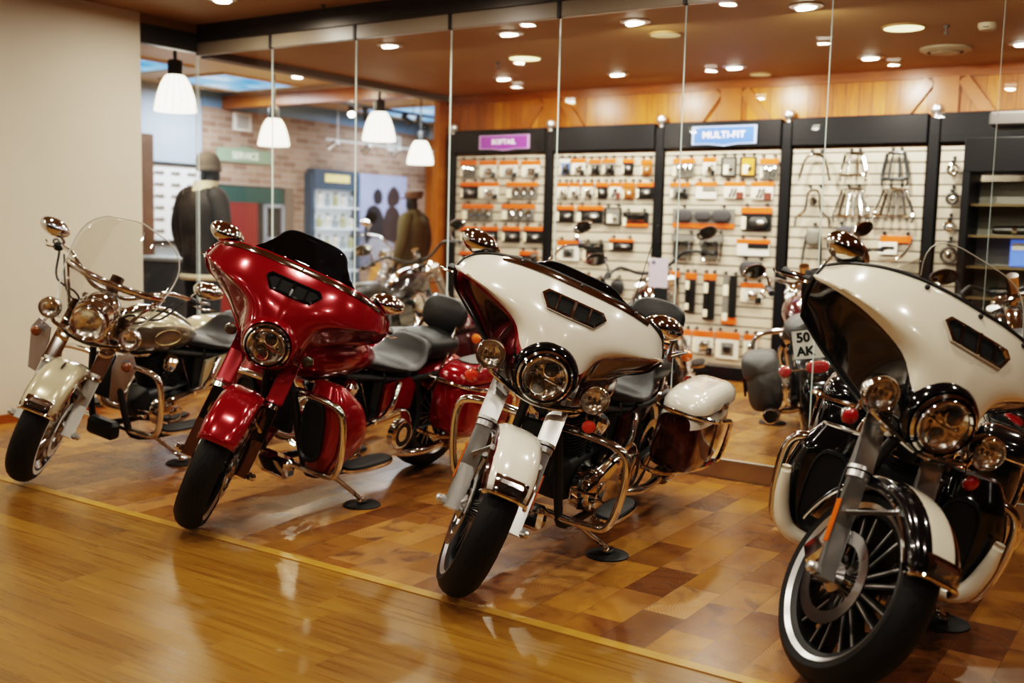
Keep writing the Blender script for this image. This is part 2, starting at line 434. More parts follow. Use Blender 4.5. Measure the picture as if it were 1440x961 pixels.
# ------------------------------------------------------------------ camera
YAW, PIT, ROL = 0.5906, 0.1074, 0.0250
fw = V(-math.sin(YAW) * math.cos(PIT), math.cos(YAW) * math.cos(PIT), -math.sin(PIT))
r0 = V(math.cos(YAW), math.sin(YAW), 0); u0 = r0.cross(fw)
rr_ = r0 * math.cos(ROL) + u0 * math.sin(ROL); uu_ = -r0 * math.sin(ROL) + u0 * math.cos(ROL)
cam = bpy.data.cameras.new('camera'); camo = bpy.data.objects.new('camera', cam); COL.objects.link(camo)
camo.matrix_world = Matrix(((rr_.x, uu_.x, -fw.x, 0), (rr_.y, uu_.y, -fw.y, 0), (rr_.z, uu_.z, -fw.z, 1.38), (0, 0, 0, 1)))
cam.lens = 37.0; cam.sensor_width = 36; cam.clip_start = 0.05
cam.dof.use_dof = True; cam.dof.focus_distance = 4.25; cam.dof.aperture_fstop = 1.6
SC.camera = camo

# ------------------------------------------------------------------ room
YG, YB, ZC, ZO, ZH, ZF = 5.526, 8.655, 2.684, 2.867, 3.0, 0.105
M_BEIGE = mat('beige_wall_paint', rgb('d6ccbc'), 0.6, noise=0.04, nscale=2.0)
M_CEIL = mat('tan_ceiling_paint', rgb('a07c4c'), 0.6, noise=0.03, nscale=1.5)
M_OCEIL = mat('outer_ceiling_paint', rgb('8f7148'), 0.6, noise=0.03, nscale=1.5)
M_BLUEGREY = mat('blue_grey_paint', rgb('a9b9c8'), 0.6)
M_HCEIL = mat('pine_ceiling_paint', rgb('d8b98a'), 0.5, noise=0.06, nscale=1.2)
M_GREYB = mat('grey_beam_paint', rgb('6e655c'), 0.6)
M_DARKTRACK = mat('dark_bronze_track', rgb('45403c'), 0.35, 0.6)
M_HEADER = mat('glass_header_film', rgb('8d8070'), 0.35, noise=0.03, nscale=1.0)
M_CURB = mat('brushed_curb_plate', (0.50, 0.46, 0.42), 0.32, 0.9)
M_WBAND = m_boards('varnished_pine_boards', 0, 0.105, [(0.15, rgb('6f3a0e')), (0.45, rgb('9a5616')), (0.7, rgb('b26e22')), (0.95, rgb('c68836'))], 0.3)
M_WRAIL = m_boards('varnished_pine_rail', 2, 0.4, [(0.15, rgb('6a330e')), (0.5, rgb('8c4c16')), (0.9, rgb('aa6826'))], 0.3)
M_WPOST = mat('varnished_pine_post', rgb('935218'), 0.3, noise=0.25, nscale=9)
M_EDGE = mat('pale_wood_strip', rgb('b98a3c'), 0.3, noise=0.12, nscale=6)
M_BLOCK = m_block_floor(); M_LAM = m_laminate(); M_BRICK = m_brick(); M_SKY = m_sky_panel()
def struct(name, lo, hi, m, bev=0.0, label=None):
    c = [(a + b) / 2 for a, b in zip(lo, hi)]; d = [b - a for a, b in zip(lo, hi)]
    return MB().box(c, d, 0, bev).build(name, m, kind='structure', label=label, flat=True)
struct('floor', (-6.65, -5, -0.1), (6, 3.0, 0), M_LAM, label='glossy oak laminate floor in front of the bikes')
struct('floor.001', (-6.65, 3.05, -0.1), (6, YG - 0.005, 0), M_BLOCK, label='wood block floor the front row of bikes stands on')
struct('floor.002', (-10.8, YG + 0.03, -0.1), (6, 14, ZF), M_BLOCK, label='raised wood block floor behind the glass')
struct('floor.003', (-10.8, 4.9, -0.1), (-6.72, YG + 0.03, ZF), M_BLOCK, label='raised floor strip behind the glass return')
struct('trim_1', (-6.65, 3.0, -0.1), (6, 3.05, 0.004), M_EDGE, label='pale wood threshold strip between the two floors')
struct('trim_2', (-6.72, YG - 0.005, 0), (6, YG + 0.03, ZF + 0.004), M_CURB, label='brushed metal step plate under the glass')
struct('wall_left', (-6.8, -5, 0), (-6.65, 4.97, ZO), M_BEIGE, label='plain beige wall beside the champagne bike')
struct('baseboard_left', (-6.65, -5, 0), (-6.635, 4.97, 0.06), M_WPOST, label='thin wooden baseboard of the beige wall')
struct('wall_rear', (-6.8, -5.15, 0), (6.1, -5, ZO), mat('rear_wall_paint', rgb('4a3d30'), 0.7))
struct('wall_right', (6, -5, 0), (6.15, 14, ZH), mat('right_wall_paint', rgb('6a5a48'), 0.7))
struct('wall_inner', (-10.8, 4.75, 0), (-6.8, 4.9, ZH + .1), M_BLUEGREY)
struct('ceiling', (-6.8, -5.1, ZO), (6.1, YG + 0.02, ZO + 0.1), M_OCEIL, label='brown ceiling over the front hall')
struct('ceiling.001', (-6.65, YG + 0.03, ZC), (6, YB + 0.15, ZC + 0.3), M_CEIL, label='brown ceiling of the parts shop')
struct('ceiling.002', (-10.8, 4.8, ZH), (-6.65, 14, ZH + 0.1), M_HCEIL, label='pale pine ceiling of the service area')
struct('ceiling_beam', (-6.72, YG + 0.05, 2.63), (-6.60, YB, ZH + .02), M_GREYB, label='grey ceiling beam running back from the glass corner')
# rack wall with a varnished board band above the racks
struct('wall_back', (-6.66, YB + 0.012, ZF), (6, YB + 0.16, ZC), M_WBAND, label='varnished board wall behind the parts racks')
struct('trim_5', (-6.66, YB - 0.012, ZC - 0.075), (6, YB + 0.012, ZC), M_WRAIL, label='wooden top rail under the ceiling')
k = 6
for xc in (-5.41, -3.60, -1.86, 0.0):
    struct('trim_%d' % k, (xc - 0.095, YB - 0.018, 2.30), (xc + 0.095, YB + 0.012, ZC - 0.07), M_WPOST, label='upright board dividing the wooden wall band'); k += 1
    for s in (-1, 1):
        mb = MB(); p0 = V(xc + s * 0.12, YB - 0.004, ZC - 0.09); p1 = V(xc + s * 0.34, YB - 0.004, 2.30)
        d = (p1 - p0).normalized(); w = V(d.z, 0, -d.x) * 0.045
        mb.loft([[p0 - w + V(0, -.014, 0), p0 + w + V(0, -.014, 0), p0 + w + V(0, .014, 0), p0 - w + V(0, .014, 0)],
                 [p1 - w + V(0, -.014, 0), p1 + w + V(0, -.014, 0), p1 + w + V(0, .014, 0), p1 - w + V(0, .014, 0)]])
        mb.build('trim_%d' % k, M_WPOST, kind='structure', flat=True, label='slanted wooden brace on the board band'); k += 1
struct('wall_partition', (-6.74, YB - 0.12, ZF), (-6.665, YB + 0.16, ZH), M_WBAND, label='wooden end post of the parts wall')
# service area
struct('wall_brick', (-10.85, 8.9, ZF), (-10.7, 13.4, 2.80), M_BRICK, label='brick wall of the service area')
mb = MB(); mb.prism([(8.9, 0.105), (9.05, 0.105), (9.05, 2.8), (9.25, 2.8), (8.9, 2.35)], (-10.70, 0, 0), (0, 1, 0), (0, 0, 1), 0.015)
struct('wall_service', (-10.85, 4.8, ZF), (-10.72, 8.9, ZH), M_BLUEGREY, label='pale blue grey wall beside the brick')
struct('trim_30', (-10.75, 8.9, 2.80), (-10.69, 13.4, ZH), mat('blue_band_paint', rgb('6f93b4'), 0.5), label='blue band above the brick wall')
struct('wall_far', (-10.8, 13.4, ZF), (-6.6, 13.55, ZH), mat('pale_far_wall', rgb('b6c2c6'), 0.6), label='pale far wall of the service area')
struct('wall_far_inner', (-6.66, YB + 0.16, ZF), (-6.55, 13.4, ZH), M_WBAND)
struct('trim_34', (-10.69, 13.34, ZF), (-10.15, 13.40, 2.75), M_WBAND, label='varnished wooden panel on the far wall behind the olive coat')
struct('trim_31', (-10.7, 9.2, 2.80), (-6.7, 9.34, 2.95), M_WPOST, label='varnished wooden cross beam under the pale ceiling')
struct('column_dark', (-10.60, 7.55, ZF), (-10.3, 7.86, 2.35), mat('dark_brown_column', rgb('5a3f2c'), 0.6, noise=0.3, nscale=8), label='dark brown column at the edge of the beige wall')
# sky coloured light panels let into the pale ceiling
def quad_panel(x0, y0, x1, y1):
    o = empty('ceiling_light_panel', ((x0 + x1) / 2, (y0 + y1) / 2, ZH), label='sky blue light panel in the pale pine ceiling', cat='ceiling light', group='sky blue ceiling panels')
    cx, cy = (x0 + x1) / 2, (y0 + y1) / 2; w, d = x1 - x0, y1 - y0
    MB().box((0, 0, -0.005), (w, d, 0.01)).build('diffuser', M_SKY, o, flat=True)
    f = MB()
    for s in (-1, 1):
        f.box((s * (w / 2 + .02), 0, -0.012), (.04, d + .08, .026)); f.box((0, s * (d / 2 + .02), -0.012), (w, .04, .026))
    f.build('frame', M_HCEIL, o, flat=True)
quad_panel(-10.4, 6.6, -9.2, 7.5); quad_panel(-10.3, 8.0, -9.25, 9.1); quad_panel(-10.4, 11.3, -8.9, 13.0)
# ------------------------------------------------------------------ glass front
X0, DX = -6.704, 0.8221
ZP0, ZP1 = ZF + 0.006, 2.641
struct('trim_3', (X0, YG - 0.012, ZP1 + 0.004), (6, YG + 0.028, 2.737), M_HEADER, label='beige transom strip above the glass panes')
struct('trim_4', (X0 - 0.03, YG - 0.035, 2.737), (6, YG + 0.045, ZO), M_DARKTRACK, label='dark metal track at the ceiling above the glass')
struct('trim_32', (X0 - 0.03, 4.97, 2.66), (X0 + 0.045, YG - 0.035, 2.80), M_DARKTRACK, label='dark track above the short glass return')
struct('trim_33', (X0 - 0.03, 4.97, 2.80), (X0 + 0.045, YG - 0.035, ZO), M_OCEIL)
def pane(n, lo, hi, axis):
    c = [(a + b) / 2 for a, b in zip(lo, hi)]; d = [b - a for a, b in zip(lo, hi)]
    o = MB().box(c, d).build('window_%d' % n, [PANE, PANEEDGE], kind='structure', flat=True, label='frameless clear glass pane of the shop front')
    for p in o.data.polygons:
        p.material_index = 0 if abs(p.normal[1 - axis]) > .5 else 1
    return o
pane(1, (X0 - 0.005, 4.975, 0.004), (X0 + 0.005, YG - 0.012, 2.655), 1)
for i in range(10):
    xa = X0 + i * DX + 0.002; xb = X0 + (i + 1) * DX - 0.002
    w = pane(i + 2, (xa, YG + 0.003, ZP0), (xb, YG + 0.013, ZP1), 0)
    if i: MB().box((xa - 0.002, YG - 0.006, 2.69), (0.026, 0.03, 0.105), 0, 0.004).build('glass_clip', SATIN, w, flat=True)
# ------------------------------------------------------------------ lamps in the ceilings
GLOW = emit('lamp_glow', 'fff6e4', 14.0); GLOWY = emit('warm_panel_glow', 'fff0b0', 2.2); DIMDISC = mat('cream_disc', rgb('d8c79c'), 0.5, emis=0.25)
def lamp_light(name, loc, power, size=0.14, col=(1.0, 0.86, 0.66), spot=None, rot=(0, 0, 0)):
    if spot:
        l = bpy.data.lights.new(name, 'SPOT'); l.spot_size = R(spot); l.spot_blend = 0.6; l.shadow_soft_size = size / 2
    else:
        l = bpy.data.lights.new(name, 'AREA'); l.shape = 'DISK'; l.size = size
    l.energy = power; l.color = col
    o = bpy.data.objects.new(name, l); COL.objects.link(o); o.location = loc; o.rotation_euler = rot
    return o
def spot_fixture(x, y, z, power, label, group, spot=None, tilt=(0, 0), col=(1.0, 0.86, 0.66), r=0.062):
    o = empty('ceiling_spotlight', (x, y, z), label=label, cat='ceiling light', group=group)
    MB().lathe([(r * 1.55, 0), (r * 1.55, -0.008), (r * 1.15, -0.016), (r * 1.05, -0.012), (r * 1.0, -0.004)], n=20).build('ring', STEEL, o)
    rot = Matrix.Rotation(tilt[0], 3, 'X') @ Matrix.Rotation(tilt[1], 3, 'Y')
    b = MB().lathe([(r * .98, -0.012), (r * .8, -0.022), (0.0001, -0.026)], n=18); b.v = [rot @ (v + V(0, 0, .01)) - V(0, 0, .012) for v in b.v]; b.build('bulb', GLOW, o)
    lamp_light('spot_beam', (x, y, z - 0.06), power, 0.10, col, spot, (tilt[0], tilt[1], 0))
WARM = (1.0, 0.84, 0.62)
inn = [(-5.14, 5.98), (-4.09, 5.98), (-3.157, 6.0), (-2.083, 6.03), (-1.05, 6.03), (-5.33, 7.72), (-4.305, 7.90), (-3.294, 7.95), (-2.241, 7.93), (-1.206, 7.79), (-0.1, 6.9)]
for i, (x, y) in enumerate(inn):
    spot_fixture(x, y, ZC, 22, 'bright recessed spotlight in the brown shop ceiling, %s row' % ('first' if y < 7 else 'second'), 'shop ceiling spots, %s row' % ('first' if y < 7 else 'second'), tilt=(0.35 if i in (2, 3) else 0.2, 0), col=(1.0, 0.93, 0.81))
outl = [(-5.72, 4.93), (-6.1, 2.0), (-5.2, 3.3), (-6.25, .7), (-6.4, -3.0), (-4.674, -3.1), (-2.911, -2.2),
        (-4.2, 4.7), (-2.7, 4.7), (-1.1, 4.7), (-3.9, 2.2), (-2.6, 3.1), (-2.4, 1.9), (-0.9, 2.1), (-1.0, 3.2), (0.7, 2.6), (0.6, 4.4), (-4.2, 0.2), (-1.8, 0.0), (0.5, -0.6), (2.2, 1.2)]
for i, (x, y) in enumerate(outl):
    spot_fixture(x, y, ZO, 16 if i == 0 else 10.5, 'bright recessed spotlight in the front hall ceiling', 'front hall ceiling spots', col=(1.0, 0.92, 0.79))
def disc_panel(x, y, z, r, m, label):
    o = empty('ceiling_disc', (x, y, z), label=label, cat='ceiling light')
    MB().lathe([(r * 1.12, 0), (r * 1.12, -0.006), (r * 1.0, -0.010)], n=28).build('rim', M_CEIL, o)
    MB().lathe([(r, -0.010), (r * .6, -0.013), (0.0001, -0.014)], n=28).build('diffuser', m, o)
disc_panel(-4.567, 6.891, ZC, 0.12, GLOWY, 'glowing yellow round ceiling panel nearest the purple sign')
disc_panel(-1.761, 6.914, ZC, 0.12, GLOWY, 'glowing yellow round ceiling panel beside the round air vent')
disc_panel(-3.183, 6.484, ZC, 0.10, DIMDISC, 'unlit cream disc in the shop ceiling between two spotlights')
disc_panel(-3.254, 8.408, ZC, 0.085, DIMDISC, 'small unlit cream disc in the ceiling close to the board wall')
o = empty('air_vent', (-1.698, 7.80, ZC), label='round white air vent in the shop ceiling', cat='vent')
MB().lathe([(0.17, 0), (0.17, -0.012), (0.135, -0.03), (0.12, -0.03), (0.12, -0.012)], n=28).build('outer_ring', mat('vent_cream', rgb('b9a98c'), 0.5), o)
MB().lathe([(0.10, -0.008), (0.095, -0.034), (0.0001, -0.038)], n=28).build('centre_cone', mat('vent_cream', rgb('b9a98c'), 0.5), o)
o = empty('smoke_detector', (-1.296, 7.019, ZC), label='small pale smoke detector on the shop ceiling', cat='smoke detector')
MB().lathe([(0.055, 0), (0.055, -0.02), (0.042, -0.04), (0.0001, -0.043)], n=20).build('body', mat('vent_cream', rgb('b9a98c'), 0.5), o)
MB().box((0.0, -0.045, -0.026), (0.03, 0.012, 0.01)).build('sensor', SATIN, o)
for (x, y, z, lb) in ((-1.524, 6.981, ZC, 'tiny dark sprinkler head beside the round air vent'), (-4.898, 7.004, ZC, 'tiny dark sprinkler head near a yellow ceiling panel'), (-5.246, 5.40, ZO, 'tiny sprinkler head in the front hall ceiling by the track')):
    o = empty('ceiling_sprinkler', (x, y, z), label=lb, cat='sprinkler')
    MB().lathe([(0.018, 0), (0.016, -0.01), (0.006, -0.012), (0.006, -0.045)], n=10).build('stem', DARKSTEEL, o)
    MB().lathe([(0.0001, -0.045), (0.017, -0.047), (0.017, -0.052), (0.0001, -0.052)], n=10).build('deflector', DARKSTEEL, o)
# hanging lamps with white glass bells
SHADE = emit('lit_opal_glass', 'fff4de', 3.6)
def pendant(x, y, zb, label, zc):
    o = empty('pendant_lamp', (x, y, zb), label=label, cat='pendant lamp')
    pr = [(0.168, 0.0), (0.170, 0.012), (0.163, 0.06), (0.145, 0.14), (0.118, 0.22), (0.088, 0.275), (0.072, 0.292), (0.0001, 0.296)]
    MB().lathe(pr, n=28, caps=False).build('lamp_shade', SHADE, o)
    rb = MB()
    for kk in range(16):
        a = 2 * PI * kk / 16; rb.tube([V(math.cos(a) * r_ * 1.004, math.sin(a) * r_ * 1.004, h) for r_, h in pr[:-1]], 0.0025, 5)
    rb.build('glass_ribs', mat('opal_rib', rgb('efe2c4'), 0.4, emis=0.9), o)
    MB().lathe([(0.060, 0.292), (0.060, 0.40), (0.052, 0.415), (0.016, 0.42), (0.010, zc - zb)], n=18).build('lamp_holder', SATIN, o)
    lamp_light('pendant_glow', (x, y, zb - 0.03), 9, 0.3, (1.0, 0.92, 0.78))
pendant(-7.254, 5.757, 2.266, 'white bell pendant lamp hanging closest to the beige wall', ZH)
pendant(-8.85, 8.347, 2.225, 'white bell pendant lamp hanging in front of the green service sign', ZH)
pendant(-7.37, 8.418, 2.248, 'large white bell pendant lamp beside the grey ceiling beam', ZH)
pendant(-8.697, 10.741, 2.171, 'farthest white bell pendant lamp, above the mannequin in the olive coat', ZH)
# rail with spotlights
rl = empty('light_rail', (-9.2, 11.2, 2.87), label='thin black lighting rail under the pale ceiling', cat='light rail')
MB().box((0, 0, 0), (0.035, 3.6, 0.03)).build('rail', SATIN, rl, flat=True)
for yy in (-1.4, 0, 1.4): MB().tube([(0, yy, 0.01), (0, yy, 0.13)], 0.006, 6).build('hanger', SATIN, rl)
def track_spot(x, y, z, d, lb, lit=True):
    o = empty('track_spotlight', (x, y, z), label=lb, cat='spotlight')
    dv = Vector(d).normalized(); c = V(0, 0, -0.06)
    MB().tube([(0, 0, 0), (0, 0, -0.06)], 0.010, 8).box((0, 0, -0.005), (.03, .06, .02)).build('bracket', SATIN, o)
    MB().lathe([(0.0001, -0.07), (0.034, -0.07), (0.036, 0.02), (0.046, 0.09), (0.042, 0.09)], c, dv, 14, caps=False).build('lamp_can', SATIN if lit else STEEL, o)
    MB().lathe([(0.041, 0.086), (0.0001, 0.090)], c, dv, 14).build('lamp_face', GLOW if lit else mat('spot_face', rgb('d8d6cc'), .3, emis=.6), o)
track_spot(-9.2, 9.98, 2.855, (0.6, -0.6, -0.7), 'lit black spotlight at the near end of the lighting rail')
track_spot(-9.2, 10.25, 2.855, (-0.3, 0.6, -0.7), 'black spotlight second from the near end of the lighting rail')
track_spot(-9.2, 11.05, 2.855, (0.2, 0.9, -0.6), 'black spotlight midway along the lighting rail')
track_spot(-9.2, 11.35, 2.855, (0.2, 0.9, -0.6), 'black spotlight toward the far end of the lighting rail')
r2 = MB().box((-10.2, 11.85, 2.515), (0.03, 2.6, 0.03))
r2.tube([(-10.2, 10.8, 2.5), (-10.2, 10.8, ZH)], .008, 6).tube([(-10.2, 12.6, 2.5), (-10.2, 12.6, ZH)], .008, 6)
r2.build('wall_light_rail', STEEL, label='slim steel lighting rail in front of the brick wall', cat='light rail', flat=True)
for (yy, lb) in ((10.73, 'small steel spotlight above the blue framed rack on the brick'), (11.395, 'small steel spotlight between rack and poster on the brick'), (12.049, 'small steel spotlight above the biker poster'), (12.927, 'small steel spotlight beyond the biker poster')):
    track_spot(-10.2, yy, 2.50, (-0.7, -0.3, -0.6), lb, False)
# two small lamps under the pale ceiling, above the beam
spot_fixture(-8.668, 8.524, ZH, 20, 'lit spotlight in the pale ceiling above the service sign', 'service ceiling spots')
spot_fixture(-7.912, 7.701, ZH, 20, 'lit spotlight in the pale ceiling close to the grey beam', 'service ceiling spots')
# broad soft light of the service area (day-white ceiling panels)
for (x, y) in ((-9.8, 8.5), (-9.6, 12.1), (-8.4, 10.3)):
    lamp_light('service_light', (x, y, ZH - 0.08), 48, 0.9, (0.88, 0.94, 1.0))
SC.world = bpy.data.worlds.new('world'); SC.world.use_nodes = True
bgn = SC.world.node_tree.nodes.get('Background') or SC.world.node_tree.nodes.new('ShaderNodeBackground')
bgn.inputs[0].default_value = (0.05, 0.045, 0.04, 1); bgn.inputs[1].default_value = 0.4
SC.view_settings.view_transform = 'Filmic'; SC.view_settings.look = 'High Contrast'; SC.view_settings.exposure = 0.25
SC.cycles.use_denoising = True
SC.cycles.max_bounces = 10; SC.cycles.transparent_max_bounces = 24; SC.cycles.glossy_bounces = 5; SC.cycles.diffuse_bounces = 4
SC.cycles.sample_clamp_indirect = 6.0; SC.cycles.caustics_reflective = False; SC.cycles.caustics_refractive = False
# ------------------------------------------------------------------ motorcycles
RK = R(26); SAX = V(-math.sin(RK), 0, math.cos(RK)); SP0 = V(0.98, 0, 0)
WB = 0.8125                      # half the wheelbase
LICENSE_BG = mat('plate_white', rgb('e4e2da'), 0.45); INK = mat('plate_ink', (0.01, 0.01, 0.01), 0.5)
def rim_profile(rr, w): return [(rr + .010, w * .46), (rr + .012, w * .43), (rr - .004, w * .38), (rr - .022, w * .30), (rr - .030, 0), (rr - .022, -w * .30), (rr - .004, -w * .38), (rr + .012, -w * .43), (rr + .010, -w * .46)]
def wheel(name, cx, Rw, rr, w, style, M, root, white=False, discs=True):
    """a wheel as one part: spokes and rim, with tyre, discs and whitewall under it. The axle runs along y"""
    o = V(cx, 0, Rw); Y = (0, 1, 0)
    rim_m = {'dark': [SATIN, STEEL, CHROME], 'silver': [STEEL, CHROME, CHROME], 'wire': [CHROME, CHROME, CHROME]}[style]
    b = MB()
    b.lathe(rim_profile(rr, w), o, Y, 56, 0, caps=False)
    for s in (-1, 1): b.lathe([(rr - .004, s * w * .385), (rr + .011, s * w * .47), (rr + .0125, s * w * .43)], o, Y, 56, 1, caps=False)
    b.lathe([(0.03, -w * .52), (0.045, -w * .50), (0.045, -w * .3), (0.036, 0), (0.045, w * .3), (0.045, w * .50), (0.03, w * .52)], o, Y, 24, 2)
    if style == 'wire':
        for k in range(40):
            a = 2 * PI * k / 40; s = 1 if k % 2 else -1; a2 = a + s * 0.5 * (1 if k % 4 < 2 else -1)
            b.tube([o + V(.042 * math.cos(a), s * w * .42, .042 * math.sin(a)), o + V((rr - .025) * math.cos(a2), s * w * .06, (rr - .025) * math.sin(a2))], .0028, 5, 2)
    else:
        n = 9
        for k in range(n):
            for q in (-1, 1):
                a = 2 * PI * k / n; a2 = a + q * 0.13; a1 = a + q * 0.22
                e = V(-math.sin(a), 0, math.cos(a))
                p0 = o + V(.040 * math.cos(a1), 0, .040 * math.sin(a1)); p1 = o + V((rr - .022) * math.cos(a2), 0, (rr - .022) * math.sin(a2))
                def sec(p, hw, hy): return [p + e * hw + V(0, hy, 0), p - e * hw + V(0, hy, 0), p - e * hw - V(0, hy, 0), p + e * hw - V(0, hy, 0)]
                b.loft([sec(p0, .010, w * .20), sec(p1, .007, w * .15)], 0)
                for s in (-1, 1):
                    b.loft([sec(p0 + V(0, s * (w * .20 + .001), 0), .0022, .0015), sec(p1 + V(0, s * (w * .15 + .001), 0), .0026, .0015)], 1)
    wo = b.xf(M).build(name, rim_m, root, 35)
    p = [(rr, -.40), (rr + .018, -.47), (rr + .45 * (Rw - rr), -.50), (Rw - .036, -.465), (Rw - .017, -.36), (Rw - .006, -.22), (Rw - .001, -.08), (Rw - .001, .08), (Rw - .006, .22), (Rw - .017, .36), (Rw - .036, .465), (rr + .45 * (Rw - rr), .50), (rr + .018, .47), (rr, .40)]
    n = 64; t = MB(); t.lathe([(r_, h * w) for r_, h in p], o, Y, n, caps=False); t.xf(M)
    to = t.build('tire', TIRE, wo, 60)
    me = to.data; uvl = me.uv_layers.new(name='UVMap'); m_ = len(p)
    for poly in me.polygons:
        i = poly.index // n; k = poly.index % n
        for li, (ii, kk) in zip(poly.loop_indices, ((i, k), (i, k + 1), (i + 1, k + 1), (i + 1, k))):
            uvl.data[li].uv = (kk / n, p[ii][1] + 0.5)
    if white:
        ww = MB()
        for s in (-1, 1): ww.lathe([(rr + .022, s * w * .485), (rr + .026, s * w * .497), (rr + .040, s * w * .506), (rr + .043, s * w * .503)], o, Y, 48, caps=False)
        ww.xf(M).build('whitewall_stripe', WHITE, wo)
    if discs:
        for s in discs if isinstance(discs, tuple) else (-1, 1):
            d = MB(); y = s * (w * .5 + .018)
            d.lathe([(.110, y - .0025), (.150, y - .0025), (.150, y + .0025), (.110, y + .0025)], o, Y, 40, 0, caps=False, closed=True)
            for k in range(7):
                a = 2 * PI * k / 7
                d.tube([o + V(.045 * math.cos(a), y - s * .012, .045 * math.sin(a)), o + V(.105 * math.cos(a + .12), y, .105 * math.sin(a + .12))], .009, 6, 0)
            d.lathe([(.0001, y + s * .02), (.03, y + s * .018), (.05, y), (.05, y - s * .02)], o, Y, 20, 0, caps=False)
            d.xf(M).build('brake_disc', mat('disc_steel', (.42, .41, .40), .18, 1.0), wo, 35)
    return wo
def fender_arc(c, r, a0, a1, hw, drop, n=26, m=11, p=2.2, tip=0.0):
    """surface of a mudguard: arc angles in degrees measured from +x over the top; returns rows"""
    rows = []
    for i in range(n + 1):
        t = i / n; a = R(a0 + (a1 - a0) * t); row = []
        ww = hw * (1 - tip * (1 - min(1, t * 6)) ** 2)
        for k in range(m):
            s = -1 + 2 * k / (m - 1)
            y = ww * math.copysign(min(1, abs(s) * 1.12), s) if abs(s) > .9 else ww * s * 1.10
            h = -drop * abs(s) ** (2 * p)
            rr2 = r + h
            row.append(c + V(rr2 * math.cos(a), y, rr2 * math.sin(a)))
        rows.append(row)
    return rows
def solid(o, t, off=-1):
    m = o.modifiers.new('shell', 'SOLIDIFY'); m.thickness = t; m.offset = off; return o

# one half of the batwing shell, control rows from the top edge down (x, y, z), centre to wing tip
BAT = [
 [(.50, 0, 1.215), (.497, .115, 1.214), (.475, .228, 1.203), (.432, .328, 1.175), (.375, .402, 1.132), (.315, .440, 1.085)],
 [(.565, 0, 1.150), (.558, .115, 1.149), (.530, .237, 1.140), (.475, .346, 1.120), (.405, .416, 1.092), (.330, .450, 1.065)],
 [(.630, 0, 1.065), (.618, .115, 1.064), (.580, .237, 1.062), (.512, .355, 1.062), (.425, .428, 1.055), (.335, .458, 1.040)],
 [(.668, 0, .985), (.652, .102, .970), (.590, .195, 1.012), (.520, .330, 1.050), (.435, .422, 1.056), (.340, .458, 1.046)],
 [(.684, 0, .945), (.660, .115, .885), (.560, .180, .975), (.490, .312, 1.022), (.420, .412, 1.032), (.335, .455, 1.028)],
 [(.660, 0, .86), (.615, .122, .825), (.505, .180, .895), (.425, .275, .930), (.360, .368, .955), (.310, .432, .970)],
 [(.610, 0, .775), (.565, .115, .765), (.470, .160, .785), (.370, .225, .82), (.290, .295, .860), (.240, .368, .905)],
]
def bat_rows(sub=5):
    rows = [catmull(r, sub) for r in BAT]
    cols = list(zip(*rows)); cols = [catmull(c, sub) for c in cols]
    return [list(r) for r in zip(*cols)]
_BR = bat_rows()
def bat_at(v, y):
    """point and outward normal on the shell: v = row 0..6, y = sideways place"""
    s = -1 if y < 0 else 1; n = len(_BR); fi = max(0.001, min(n - 1.001, v * 5)); i = int(fi); t = fi - i
    row = [a.lerp(b, t) for a, b in zip(_BR[i], _BR[i + 1])]
    for k in range(len(row) - 1):
        if row[k].y <= abs(y) <= row[k + 1].y or k == len(row) - 2:
            q = (abs(y) - row[k].y) / max(1e-6, row[k + 1].y - row[k].y); p = row[k].lerp(row[k + 1], q)
            dy = row[k + 1] - row[k]; dv = _BR[i + 1][k] - _BR[i][k]; nn = dv.cross(dy).normalized()
            if nn.x < 0: nn = -nn
            return V(p.x, s * p.y, p.z), V(nn.x, s * nn.y, nn.z)
